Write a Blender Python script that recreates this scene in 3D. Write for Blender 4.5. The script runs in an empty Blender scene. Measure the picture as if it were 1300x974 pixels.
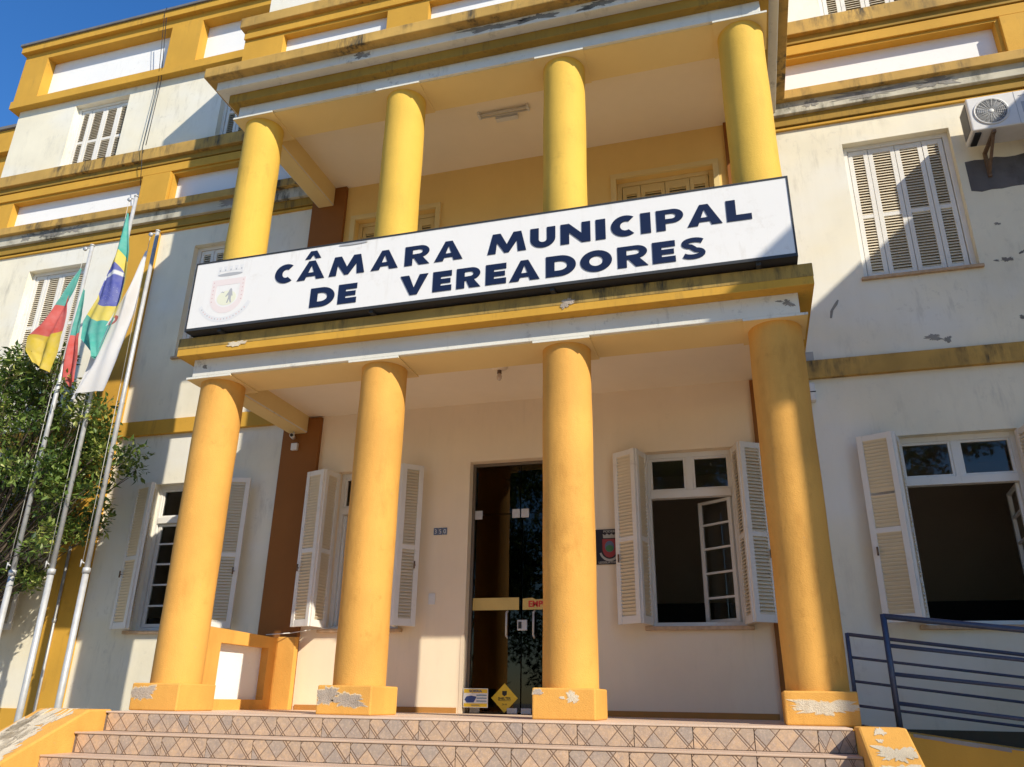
import bpy, bmesh, math, random
from mathutils import Vector, Matrix
S = bpy.context.scene
R = math.radians
random.seed(7)
C = S.collection

# ------------------------------------------------------------------ camera, sky, sun, exposure
cam = bpy.data.cameras.new("camera"); cam_o = bpy.data.objects.new("camera", cam); C.objects.link(cam_o)
S.camera = cam_o
yaw, pit, rol = R(16.41465999), R(21.74901986), R(0.9613763)
f = Vector((-math.sin(yaw)*math.cos(pit), math.cos(yaw)*math.cos(pit), math.sin(pit)))
rt0 = Vector((math.cos(yaw), math.sin(yaw), 0)); up0 = rt0.cross(f)
rt = math.cos(rol)*rt0 + math.sin(rol)*up0; up = -math.sin(rol)*rt0 + math.cos(rol)*up0
M = Matrix((rt, up, -f)).transposed().to_4x4(); M.translation = Vector((2.36901514, -6.42507967, 0.1337545))
cam_o.matrix_world = M
cam.sensor_width = 36.0; cam.lens = 36.0*1008.514/1300.0
cam.clip_start = 0.05; cam.clip_end = 2000
SUN = Vector((1.40, -1.0, 1.23)).normalized()      # towards the sun
elev = math.asin(SUN.z); azi = math.atan2(SUN.x, SUN.y)
w = bpy.data.worlds.new("World"); S.world = w; w.use_nodes = True
nt = w.node_tree; bg = nt.nodes["Background"]
sky = nt.nodes.new("ShaderNodeTexSky"); sky.sky_type = 'NISHITA'; sky.sun_disc = False
sky.sun_elevation = elev; sky.sun_rotation = azi; sky.air_density = 1.3; sky.dust_density = 0.0; sky.ozone_density = 6.0
hs = nt.nodes.new("ShaderNodeHueSaturation"); hs.inputs['Saturation'].default_value = 1.22; hs.inputs['Hue'].default_value = .508
nt.links.new(sky.outputs[0], hs.inputs['Color']); nt.links.new(hs.outputs[0], bg.inputs[0]); bg.inputs[1].default_value = 0.14
sl = bpy.data.lights.new("sun", 'SUN'); sl.energy = 4.8; sl.angle = R(0.53); sl.color = (1.0, 0.92, 0.78)
so = bpy.data.objects.new("sun", sl); C.objects.link(so)
so.rotation_euler = (-SUN).to_track_quat('-Z', 'Y').to_euler()
S.view_settings.view_transform = 'Standard'; S.view_settings.look = 'None'
S.view_settings.exposure = 0.30; S.view_settings.gamma = 1.0; S.view_settings.use_curve_mapping = False
S.render.engine = 'CYCLES'
S.cycles.max_bounces = 8; S.cycles.diffuse_bounces = 5; S.cycles.transparent_max_bounces = 12

# ------------------------------------------------------------------ helpers
class MB:
    def __init__(s): s.v = []; s.f = []; s.m = []; s.sm = []
    def quad(s, pts, mi=0, sm=False):
        n = len(s.v); s.v += [tuple(p) for p in pts]; s.f.append(tuple(range(n, n+len(pts)))); s.m.append(mi); s.sm.append(sm); return s
    def box(s, x0, x1, y0, y1, z0, z1, mi=0):
        n = len(s.v)
        s.v += [(x0,y0,z0),(x1,y0,z0),(x1,y1,z0),(x0,y1,z0),(x0,y0,z1),(x1,y0,z1),(x1,y1,z1),(x0,y1,z1)]
        for q in ((0,3,2,1),(4,5,6,7),(0,1,5,4),(1,2,6,5),(2,3,7,6),(3,0,4,7)):
            s.f.append(tuple(n+i for i in q)); s.m.append(mi); s.sm.append(False)
        return s
    def obox(s, o, ax, ay, az, mi=0):      # box from corner o along three vectors
        o, ax, ay, az = map(Vector, (o, ax, ay, az)); n = len(s.v)
        for c in (o, o+ax, o+ax+ay, o+ay, o+az, o+ax+az, o+ax+ay+az, o+ay+az): s.v.append(tuple(c))
        for q in ((0,3,2,1),(4,5,6,7),(0,1,5,4),(1,2,6,5),(2,3,7,6),(3,0,4,7)):
            s.f.append(tuple(n+i for i in q)); s.m.append(mi); s.sm.append(False)
        return s
    def tube(s, a, b, r, n=12, r2=None, mi=0, cap=True):
        a, b = Vector(a), Vector(b); d = (b-a).normalized(); r2 = r if r2 is None else r2
        u = d.orthogonal().normalized(); v = d.cross(u); k = len(s.v)
        for i in range(n):
            t = 2*math.pi*i/n; w_ = math.cos(t)*u + math.sin(t)*v
            s.v.append(tuple(a+w_*r)); s.v.append(tuple(b+w_*r2))
        for i in range(n):
            j = (i+1) % n
            s.f.append((k+2*i, k+2*j, k+2*j+1, k+2*i+1)); s.m.append(mi); s.sm.append(True)
        if cap:
            s.f.append(tuple(k+2*i for i in reversed(range(n)))); s.m.append(mi); s.sm.append(False)
            s.f.append(tuple(k+2*i+1 for i in range(n))); s.m.append(mi); s.sm.append(False)
        return s
    def path(s, pts, r, n=8, mi=0):
        for a, b in zip(pts[:-1], pts[1:]): s.tube(a, b, r, n, mi=mi)
        return s
    def lathe(s, c, prof, n=24, axis='Z', mi=0):
        k = len(s.v); c = Vector(c)
        for (r, h) in prof:
            for i in range(n):
                t = 2*math.pi*i/n
                p = (r*math.cos(t), r*math.sin(t), h)
                if axis == 'Y': p = (p[0], h, p[1])
                if axis == 'X': p = (h, p[0], p[1])
                s.v.append(tuple(c+Vector(p)))
        for a in range(len(prof)-1):
            for i in range(n):
                j = (i+1) % n
                s.f.append((k+a*n+i, k+a*n+j, k+(a+1)*n+j, k+(a+1)*n+i)); s.m.append(mi); s.sm.append(True)
        return s
    def prism(s, poly, y0, y1, mi=0, plane='XZ'):
        # polygon in the XZ plane, extruded from y0 (front) to y1
        n = len(poly); k = len(s.v)
        for (x, z) in poly: s.v.append((x, y0, z) if plane == 'XZ' else (x, z, y0))
        for (x, z) in poly: s.v.append((x, y1, z) if plane == 'XZ' else (x, z, y1))
        s.f.append(tuple(range(k, k+n))); s.m.append(mi); s.sm.append(False)
        s.f.append(tuple(range(k+2*n-1, k+n-1, -1))); s.m.append(mi); s.sm.append(False)
        for i in range(n):
            j = (i+1) % n; s.f.append((k+j, k+i, k+n+i, k+n+j)); s.m.append(mi); s.sm.append(False)
        return s
    def build(s, name, mats, parent=None, bevel=0, recalc=True, **tags):
        me = bpy.data.meshes.new(name); me.from_pydata(s.v, [], s.f)
        if not isinstance(mats, (list, tuple)): mats = [mats]
        for m in mats: me.materials.append(m)
        me.polygons.foreach_set('material_index', s.m); me.polygons.foreach_set('use_smooth', s.sm)
        if recalc:
            bm = bmesh.new(); bm.from_mesh(me); bmesh.ops.recalc_face_normals(bm, faces=bm.faces); bm.to_mesh(me); bm.free()
        me.update()
        o = bpy.data.objects.new(name, me); C.objects.link(o)
        if parent: o.parent = parent
        if bevel:
            b = o.modifiers.new('bevel', 'BEVEL'); b.width = bevel; b.segments = 2; b.limit_method = 'ANGLE'; b.angle_limit = R(40)
        for k, v in tags.items(): o[k] = v
        return o

def thing(name, label, cat, loc=(0,0,0), group=None):
    o = bpy.data.objects.new(name, None); C.objects.link(o); o.location = loc; o.empty_display_size = .2
    o['label'] = label; o['category'] = cat
    if group: o['group'] = group
    return o
def tag(o, label, cat, group=None):
    o['label'] = label; o['category'] = cat
    if group: o['group'] = group
    return o

# ------------------------------------------------------------------ materials
def newmat(name):
    m = bpy.data.materials.new(name); m.use_nodes = True
    n = m.node_tree; return m, n, n.nodes["Principled BSDF"]
def nd(n, t, **kw):
    x = n.nodes.new(t)
    for k, v in kw.items(): setattr(x, k, v)
    return x
def mapping(n, scale, loc=(0,0,0)):
    tc = nd(n, "ShaderNodeTexCoord"); mp = nd(n, "ShaderNodeMapping")
    mp.inputs['Scale'].default_value = scale; mp.inputs['Location'].default_value = loc
    n.links.new(tc.outputs['Object'], mp.inputs[0]); return mp.outputs[0]
def noise(n, vec, sc, det=4, rough=.55):
    t = nd(n, "ShaderNodeTexNoise"); t.inputs['Scale'].default_value = sc; t.inputs['Detail'].default_value = det
    t.inputs['Roughness'].default_value = rough; n.links.new(vec, t.inputs['Vector']); return t.outputs[0]
def ramp(n, src, a, b, lo=0., hi=1.):
    r = nd(n, "ShaderNodeMapRange"); r.inputs[1].default_value = a; r.inputs[2].default_value = b
    r.inputs[3].default_value = lo; r.inputs[4].default_value = hi; n.links.new(src, r.inputs[0]); return r.outputs[0]
def math_(n, op, a, b=None):
    x = nd(n, "ShaderNodeMath", operation=op)
    for i, s in enumerate((a, b)):
        if s is None: continue
        if isinstance(s, (int, float)): x.inputs[i].default_value = s
        else: n.links.new(s, x.inputs[i])
    return x.outputs[0]
def mix(n, fac, a, b, mode='MIX'):
    x = nd(n, "ShaderNodeMixRGB", blend_type=mode)
    for i, s in enumerate((fac, a, b)):
        if isinstance(s, (int, float)): x.inputs[i].default_value = s
        elif isinstance(s, tuple): x.inputs[i].default_value = (*s, 1) if len(s) == 3 else s
        else: n.links.new(s, x.inputs[i])
    return x.outputs[0]
def bump(n, p, h, strength=.3, dist=.01):
    b = nd(n, "ShaderNodeBump"); b.inputs['Strength'].default_value = strength; b.inputs['Distance'].default_value = dist
    n.links.new(h, b.inputs['Height']); n.links.new(b.outputs[0], p.inputs['Normal'])

def paint(name, base, rough=.75, var=.10, soot=0., sootc=(.05,.045,.035), streak=9, sootlo=.5, bstr=.35, speck=0., second=None):
    """weathered masonry paint: cloudy tone, trowel relief, streaks of soot, chips"""
    m, n, p = newmat(name)
    v = mapping(n, (1,1,1))
    big = ramp(n, noise(n, v, 1.1, 5), .3, .7)
    c = mix(n, big, tuple(x*(1-var) for x in base), tuple(min(1, x*(1+var*.6)) for x in base))
    if second:
        c = mix(n, ramp(n, noise(n, mapping(n, (.5,.5,.8), (3,1,7)), 1.0, 3), .45, .62, 0, .85), c, second)
    md = ramp(n, noise(n, mapping(n, (2.5,2.5,.35)), 3.0, 5), .35, .75)
    c = mix(n, math_(n, 'MULTIPLY', md, var*1.4), c, tuple(x*.72 for x in base))
    fine = noise(n, v, 90, 3)
    if soot:
        st = noise(n, mapping(n, (streak, streak, 1.1)), 1.3, 6, .7)
        st2 = noise(n, mapping(n, (1.1,1.1,1.1), (5,2,1)), 1.3, 4, .6)
        st3 = noise(n, mapping(n, (7,7,7), (2,8,1)), 1.0, 6, .75)
        k = math_(n, 'MULTIPLY', math_(n, 'MAXIMUM', ramp(n, st, sootlo, sootlo+.2), ramp(n, st3, .56, .74)), ramp(n, st2, .42, .66))
        k = math_(n, 'MINIMUM', math_(n, 'MULTIPLY', k, soot*1.6), 1.0)
        c = mix(n, k, c, sootc)
    if speck:
        sp = ramp(n, noise(n, mapping(n, (1,1,1), (9,9,2)), 14, 6, .75), .66, .70)
        c = mix(n, math_(n, 'MULTIPLY', sp, speck), c, (.30,.27,.22))
    n.links.new(c, p.inputs['Base Color']); p.inputs['Roughness'].default_value = rough
    p.inputs['Specular IOR Level'].default_value = .25
    h = math_(n, 'ADD', math_(n, 'MULTIPLY', noise(n, v, 150, 2), .8), math_(n, 'ADD', math_(n, 'MULTIPLY', fine, .5), math_(n, 'MULTIPLY', noise(n, v, 22, 4), .6)))
    bump(n, p, h, bstr, .006)
    return m
def plain(name, col, rough=.5, metal=0., bstr=0, bsc=60, var=0.):
    m, n, p = newmat(name); p.inputs['Roughness'].default_value = rough; p.inputs['Metallic'].default_value = metal
    if var or bstr:
        v = mapping(n, (1,1,1)); nz = noise(n, v, bsc, 4)
        c = mix(n, ramp(n, nz, .3, .7), tuple(x*(1-var) for x in col), tuple(min(1, x*(1+var*.5)) for x in col))
        n.links.new(c, p.inputs['Base Color'])
        if bstr: bump(n, p, nz, bstr, .004)
    else: p.inputs['Base Color'].default_value = (*col, 1)
    return m
WALL = paint("cream_wall_paint", (.81,.745,.57), var=.09, soot=.55, sootlo=.52, streak=5, sootc=(.50,.46,.36), second=(.78,.76,.68), bstr=.25, speck=.15)
PORCHW = paint("porch_wall_paint", (.84,.70,.50), var=.06, soot=.05, bstr=.2)
UPORCHW = paint("upper_porch_wall_paint", (.80,.56,.20), var=.06, bstr=.2)
CEIL = paint("ceiling_paint", (.87,.77,.60), var=.04, bstr=.15)
WHITE = paint("white_panel_paint", (.82,.82,.80), var=.03, soot=.12, sootlo=.6, speck=.5, bstr=.3)
WTRIM2 = paint("stained_trim_paint", (.56,.52,.40), var=.20, soot=.95, sootlo=.45, streak=4, speck=.6)
WTRIM = paint("white_trim_paint", (.72,.70,.61), var=.08, soot=.5, sootlo=.56, streak=5, speck=.4)
DOCH = paint("dull_ochre_band_paint", (.36,.215,.035), var=.2, soot=.7, sootlo=.50, sootc=(.12,.08,.03))
YEL = paint("ochre_trim_paint", (.61,.335,.045), var=.13, soot=.40, sootlo=.54, sootc=(.22,.13,.04), speck=.12)
YELD = paint("sooty_ochre_ledge_paint", (.54,.33,.085), var=.30, soot=.95, sootlo=.44, streak=6, sootc=(.09,.07,.04))
COLU = paint("upper_column_paint", (.74,.465,.075), var=.14, bstr=.55, speck=.2, soot=.4, sootlo=.52, streak=6, sootc=(.40,.23,.04))
COLL = paint("lower_column_paint", (.73,.375,.080), var=.18, bstr=.6, speck=.35, soot=.45, sootlo=.50, streak=4, sootc=(.45,.20,.035))
BEAMP = paint("beam_soffit_paint", (.80,.61,.27), var=.04)
BROWN = paint("brown_pilaster_paint", (.26,.10,.022), var=.10, bstr=.3)
SHUT = paint("shutter_white_paint", (.76,.73,.66), var=.06, soot=.3, sootlo=.62, bstr=.3, speck=.5)
SHUTC = paint("cream_shutter_paint", (.72,.56,.26), var=.06, bstr=.2)
FRAMEW = paint("window_frame_paint", (.74,.72,.66), var=.06, soot=.2, sootlo=.62, speck=.4)
SLAT = paint("slat_paint", (.76,.66,.48), var=.12, bstr=.2)
PLAST = paint("bare_plaster", (.52,.43,.34), var=.45, soot=.6, sootlo=.46, streak=2.2, sootc=(.16,.14,.12), bstr=1.3, speck=.9)
PLASTW = paint("bare_white_plaster", (.70,.60,.44), var=.35, soot=.4, sootlo=.5, sootc=(.4,.3,.2), bstr=1.0, speck=.8)
RIM = paint("old_primer_layer", (.72,.56,.34), var=.2, bstr=.8, speck=.5)
GREYP = paint("bare_grey_render", (.33,.31,.27), var=.45, soot=.7, sootlo=.42, streak=2.0, bstr=.8)
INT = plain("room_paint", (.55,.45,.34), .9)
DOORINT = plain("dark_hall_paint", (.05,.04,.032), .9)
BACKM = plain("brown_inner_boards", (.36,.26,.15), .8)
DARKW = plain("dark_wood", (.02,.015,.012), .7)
METAL = plain("galvanised_steel", (.52,.52,.51), .5, .25, var=.15, bsc=14, bstr=.1)
SIGNW = paint("sign_panel_face", (.80,.78,.74), rough=.35, var=.015, soot=.4, sootlo=.54, streak=7, sootc=(.55,.50,.42), bstr=.03)
SIGNF = plain("sign_dark_frame", (.028,.03,.032), .6)
NAVY = paint("navy_vinyl", (.012,.020,.055), rough=.4, var=.12, bstr=.02)
RAILB = plain("blue_rail_paint", (.05,.068,.12), .38, bstr=.15, bsc=50, var=.2)
SILL = plain("stone_sill", (.50,.34,.20), .7, var=.25, bstr=.3, bsc=20)
ACW = plain("ac_white_enamel", (.66,.64,.60), .4, var=.06, bsc=8)
ACD = plain("ac_grille_grey", (.13,.13,.13), .6)
RUST = plain("rusty_bracket", (.16,.10,.06), .8, var=.4, bsc=30)
BLACK = plain("black_plastic", (.012,.012,.012), .5)
PLWH = plain("white_plastic", (.70,.69,.65), .45, var=.05)
NOSE = paint("step_nosing", (.58,.42,.30), var=.12, bstr=.2, rough=.5)

def glassmat(name, tint, trans, gl=.0, rough=.02, gc=1.):
    m = bpy.data.materials.new(name); m.use_nodes = True; n = m.node_tree; n.nodes.clear()
    out = nd(n, "ShaderNodeOutputMaterial"); tr = nd(n, "ShaderNodeBsdfTransparent"); g = nd(n, "ShaderNodeBsdfGlossy")
    tr.inputs[0].default_value = (*[t*trans for t in tint], 1); g.inputs['Roughness'].default_value = rough; g.inputs[0].default_value = (gc, gc, gc, 1)
    fr = nd(n, "ShaderNodeFresnel"); fr.inputs[0].default_value = 1.5
    k = math_(n, 'ADD', fr.outputs[0], gl)
    mx = nd(n, "ShaderNodeMixShader"); n.links.new(k, mx.inputs[0]); n.links.new(tr.outputs[0], mx.inputs[1]); n.links.new(g.outputs[0], mx.inputs[2])
    n.links.new(mx.outputs[0], out.inputs[0]); return m
GLASS = glassmat("window_glass", (.9,.95,.93), .75)
DGLASS = glassmat("tinted_door_glass", (.6,.5,.42), .45, .02, gc=.5)

def tilemat():
    m, n, p = newmat("diamond_print_tile")
    tc = nd(n, "ShaderNodeTexCoord"); sx = nd(n, "ShaderNodeSeparateXYZ"); n.links.new(tc.outputs['Object'], sx.inputs[0])
    oi = nd(n, "ShaderNodeObjectInfo")
    rnd = math_(n, 'MULTIPLY', oi.outputs['Random'], 40)
    X = math_(n, 'DIVIDE', sx.outputs[0], .150); Z = math_(n, 'DIVIDE', sx.outputs[2], .150)
    a = math_(n, 'ADD', X, Z); b = math_(n, 'SUBTRACT', X, Z)
    # uneven lattice: every other stripe is narrower
    def cell(t, off):
        t = math_(n, 'ADD', t, off)
        fl = math_(n, 'FLOOR', t); fr = math_(n, 'FRACT', t)
        d = math_(n, 'MINIMUM', fr, math_(n, 'SUBTRACT', 1, fr))
        return fl, d
    fa, da = cell(a, .27); fb, db = cell(b, .62); g2 = math_(n, 'FRACT', math_(n, 'MULTIPLY', math_(n, 'ADD', a, .13), .5)); g2 = math_(n, 'ABSOLUTE', math_(n, 'SUBTRACT', g2, .5))
    cx = nd(n, "ShaderNodeCombineXYZ"); n.links.new(fa, cx.inputs[0]); n.links.new(fb, cx.inputs[1]); n.links.new(rnd, cx.inputs[2])
    wn = nd(n, "ShaderNodeTexWhiteNoise"); n.links.new(cx.outputs[0], wn.inputs[0])
    cr = nd(n, "ShaderNodeValToRGB"); e = cr.color_ramp; e.elements[0].color = (.40,.32,.25,1); e.elements[1].color = (.63,.42,.25,1)
    e.elements[0].position = 0; e.elements[1].position = .95
    x = e.elements.new(.32); x.color = (.50,.36,.24,1); x = e.elements.new(.55); x.color = (.57,.39,.24,1)
    n.links.new(wn.outputs[0], cr.inputs[0])
    geo = nd(n, "ShaderNodeNewGeometry")
    mv = noise(n, geo.outputs['Position'], 20, 8, .8); mv2 = noise(n, geo.outputs['Position'], 55, 4, .7)
    c = mix(n, ramp(n, mv, .38, .68, 0, .7), cr.outputs[0], (.27,.22,.20))
    c = mix(n, ramp(n, mv2, .5, .7, 0, .35), c, (.78,.58,.45))
    g = math_(n, 'MINIMUM', math_(n, 'MINIMUM', da, db), math_(n, 'MULTIPLY', g2, 1.6))
    line = ramp(n, g, .018, .04, .9, 0.)
    c = mix(n, line, c, (.17,.10,.06))
    n.links.new(c, p.inputs['Base Color']); p.inputs['Roughness'].default_value = .5
    bump(n, p, math_(n, 'ADD', math_(n, 'MULTIPLY', mv, .4), math_(n, 'MULTIPLY', line, -1)), .4, .004)
    return m
TILE = tilemat()

# ------------------------------------------------------------------ ground
def groundmat():
    m, n, p = newmat("concrete_paving")
    v = mapping(n, (1,1,1)); br = nd(n, "ShaderNodeTexBrick"); br.inputs['Scale'].default_value = 1.0
    br.inputs['Color1'].default_value = (.46,.41,.35,1); br.inputs['Color2'].default_value = (.50,.45,.38,1); br.inputs['Mortar'].default_value = (.15,.13,.11,1)
    br.inputs['Mortar Size'].default_value = .012; n.links.new(v, br.inputs[0])
    c = mix(n, ramp(n, noise(n, v, .8, 6), .3, .7, 0, .5), br.outputs[0], (.36,.32,.27))
    n.links.new(c, p.inputs['Base Color']); p.inputs['Roughness'].default_value = .9; bump(n, p, noise(n, v, 60), .3); return m
g = MB().quad([(-400,-400,-1.35),(400,-400,-1.35),(400,400,-1.35),(-400,400,-1.35)]).build("ground", groundmat()); g['kind'] = 'structure'

# ------------------------------------------------------------------ the town hall
hall = thing("town_hall", "cream and ochre painted town hall with a two storey columned porch and shuttered windows", "building", (0, 2, -1.35))
def hb(mb, name, mat, bevel=0, parent=None, **tags):
    """part of the hall, coordinates given in world space"""
    o = mb.build(name, mat, None, bevel, **tags); P = parent or hall
    o.parent = P; o.matrix_parent_inverse = Matrix.Translation(-world_loc(P)); return o
def world_loc(o):
    v = Vector(o.location)
    if o.parent: v = v + world_loc(o.parent) + o.matrix_parent_inverse.translation
    return v
YW = 2.0
def wallgrid(mb, x0, x1, z0, z1, holes, yf=YW, yb=YW+.25, mi=0):
    """slab between yf and yb with rectangular holes cut right through"""
    xs = sorted({x0, x1, *[h[0] for h in holes], *[h[1] for h in holes]}); zs = sorted({z0, z1, *[h[2] for h in holes], *[h[3] for h in holes]})
    xs = [x for x in xs if x0 <= x <= x1]; zs = [z for z in zs if z0 <= z <= z1]
    def hole(x, z): return any(h[0] < x < h[1] and h[2] < z < h[3] for h in holes) or not (x0 < x < x1 and z0 < z < z1)
    for i in range(len(xs)-1):
        for j in range(len(zs)-1):
            xa, xb, za, zb = xs[i], xs[i+1], zs[j], zs[j+1]
            if hole((xa+xb)/2, (za+zb)/2): continue
            mb.quad([(xa,yf,za),(xb,yf,za),(xb,yf,zb),(xa,yf,zb)], mi)
            mb.quad([(xb,yb,za),(xa,yb,za),(xa,yb,zb),(xb,yb,zb)], mi)
    eps = 1e-4
    for i in range(len(xs)-1):
        for z in zs:
            xm = (xs[i]+xs[i+1])/2; a, b = hole(xm, z-eps), hole(xm, z+eps)
            if a != b: mb.quad([(xs[i],yf,z),(xs[i+1],yf,z),(xs[i+1],yb,z),(xs[i],yb,z)] if b else [(xs[i],yb,z),(xs[i+1],yb,z),(xs[i+1],yf,z),(xs[i],yf,z)], mi)
    for j in range(len(zs)-1):
        for x in xs:
            zm = (zs[j]+zs[j+1])/2; a, b = hole(x-eps, zm), hole(x+eps, zm)
            if a != b: mb.quad([(x,yf,zs[j]),(x,yb,zs[j]),(x,yb,zs[j+1]),(x,yf,zs[j+1])] if a else [(x,yf,zs[j+1]),(x,yb,zs[j+1]),(x,yb,zs[j]),(x,yf,zs[j])], mi)
    return mb
# window openings (x0, x1, z0, z1)
W_G = [(-8.05,-6.95,.85,2.68), (-4.93,-3.93,.85,2.68), (3.93,5.03,.84,2.68)]
W_GP = [(-2.29,-1.38,.85,2.68), (1.40,2.34,.85,2.68)]
W_2 = [(-8.08,-6.95,4.50,6.30), (-5.03,-3.90,4.50,6.30), (3.90,5.04,4.50,6.30)]
W_2P = [(-2.41,-1.22,4.50,6.29), (1.22,2.41,4.50,6.29)]
W_3 = [(-8.05,-6.93,8.18,9.56), (-5.05,-3.93,8.18,9.56), (3.91,5.02,8.18,9.56)]
DOOR = (-.60, .60, -.001, 2.70)
XL, XR = -9.30, 9.30
hb(wallgrid(MB(), XL, -3.0, -1.35, 3.37, W_G), "wall", WALL)
hb(wallgrid(MB(), 3.0, 8.6, -1.35, 3.37, W_G), "wall", WALL)
hb(wallgrid(MB(), -3.0, 3.0, -.001, 3.45, W_GP+[DOOR]), "wall", PORCHW, label="warm cream back wall of the lower porch")
hb(wallgrid(MB(), XL, -3.0, 3.37, 6.70, W_2), "wall", WALL)
hb(wallgrid(MB(), 3.0, XR, 3.37, 6.70, W_2), "wall", WALL)
hb(wallgrid(MB(), -3.0, 3.0, 3.45, 6.90, W_2P), "wall", UPORCHW, label="ochre tinted back wall of the upper porch")
hb(wallgrid(MB(), XL, XR, 7.95, 9.75, W_3), "wall", WALL)
side = MB().box(XL, XL+.2, YW+.25, 10, -1.35, 11.0).box(XR-.2, XR, YW+.25, 10, -1.35, 11.0).box(XL, XR, 9.8, 10, -1.35, 11.0).box(XL+.2, XR-.2, YW+.25, 9.8, 10.9, 11.0)
hb(side, "wall", WALL)

# belt courses -------------------------------------------------------
hb(MB().box(XL-.03, -3.12, YW-.055, YW+.01, 3.36, 3.565), "belt_course", YEL, .006)
hb(MB().box(3.12, 8.52, YW-.055, YW+.01, 3.36, 3.565), "belt_course", YELD, .006)
for a, b in ((XL, -3.0), (3.0, XR)):
    e = .0
    hb(MB().box(a, b, YW-.03, YW+.01, 6.61, 6.645), "belt_course", YEL, .004)
    hb(MB().box(a, b, YW-.05, YW+.01, 6.66, 6.815), "cornice_band", DOCH, .004)
    hb(MB().box(a, b, YW-.10, YW+.01, 6.79, 6.965), "cornice_band", WTRIM2, .006)
    hb(MB().box(a, b, YW-.17, YW+.02, 6.96, 7.09), "cornice_fascia", YELD, .008)
    hb(MB().box(a, b, YW-.12, YW+.02, 7.98, 8.19), "cornice_fascia", YELD, .008)
    hb(MB().box(a, b, YW-.06, YW+.02, 7.88, 7.99), "cornice_band", DOCH, .004)
# frieze with sunk white panels
def frieze(a, b, z0, z1, panels, zp0, zp1, yf):
    hb(wallgrid(MB(), a, b, z0, z1, [(p[0], p[1], zp0, zp1) for p in panels], yf, YW+.25), "frieze", YEL)
    for p in panels:
        hb(MB().box(p[0]-.01, p[1]+.01, YW+.10, YW+.16, zp0-.01, zp1+.01), "sunk_panel", WHITE)
frieze(XL-.04, -3.0, 7.0, 7.97, [(-8.80,-6.25), (-5.66,-3.3)], 7.14, 7.68, YW-.02)
frieze(3.0, XR+.04, 7.0, 7.97, [(3.2,5.76), (6.35,8.9)], 7.14, 7.68, YW-.02)
for a, b in ((XL-.04, -3.0), (3.0, XR+.04)): hb(MB().box(a, b, YW-.05, YW-.019, 7.72, 7.86), "frieze_moulding", YEL, .004)
# roof parapet
frieze(XL-.14, -3.0, 9.70, 10.98, [(-8.92,-6.27), (-5.66,-3.3)], 9.90, 10.78, YW-.08)
frieze(3.0, XR+.14, 9.70, 10.98, [(3.3,5.66), (6.27,8.92)], 9.90, 10.78, YW-.08)
for a, b in ((XL-.14, -3.0), (3.0, XR+.14)): hb(MB().box(a, b, YW-.12, YW-.079, 9.70, 9.86), "frieze_moulding", YEL, .004)
hb(MB().box(XL-.20, XR+.2, YW-.16, YW+.4, 10.95, 11.09), "roof_cornice", YEL, .006)
hb(MB().box(XL-.23, XR+.23, YW-.19, YW+.5, 11.09, 11.14), "roof_coping", plain("lead_coping", (.16,.15,.14), .7, var=.2, bsc=6), .004)
# wing pilasters
for a, b in ((-6.20, -5.68), (5.80, 6.42)):
    hb(MB().box(a, b, YW-.07, YW+.01, -1.35, 3.355).box(a, b, YW-.07, YW+.01, 3.57, 6.605), "pilaster", YEL, .006)
    hb(MB().box(a, b, YW-.07, YW-.019, 7.09, 7.70), "pilaster", YEL, .005)
hb(MB().box(XL-.01, -6.2, YW-.03, YW+.01, -.34, -.05), "base_band", YEL, .004)
hb(MB().box(3.06, 8.52, YW-.02, YW+.01, -1.35, -.05), "base_band", paint("sooty_base_paint", (.10,.085,.055), var=.2, soot=.5))
# porch pilasters and skirtings
for a, b in ((-3.10, -2.58), (2.58, 3.10)):
    hb(MB().box(a, b, YW-.055, YW+.01, -.0, 3.40), "pilaster", BROWN, .004, label="dark brown corner pilaster of the porch")
    hb(MB().box(a, b, YW-.055, YW+.01, 3.6, 6.86), "pilaster", BROWN, .004, label="dark brown corner pilaster of the upper porch")
hb(MB().box(-2.78, -2.555, YW-.13, YW-.054, 0, .76), "pilaster_foot", COLL, .006)
SKM = paint("skirting_paint", (.42,.20,.05), var=.1)
for a, b in ((-2.55, -.66), (.66, 2.55)): hb(MB().box(a, b, YW-.015, YW+.01, 0, .055), "skirting", SKM)

# porch platform, floor
hb(MB().box(-3.10, 3.08, -.38, 1.99, -1.35, -.0145), "platform", YEL)
hb(MB().box(-2.90, 2.94, -.436, 2.2, -.014, 0), "porch_floor", paint("terracotta_floor", (.70,.52,.38), var=.15, rough=.5), .003)
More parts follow.
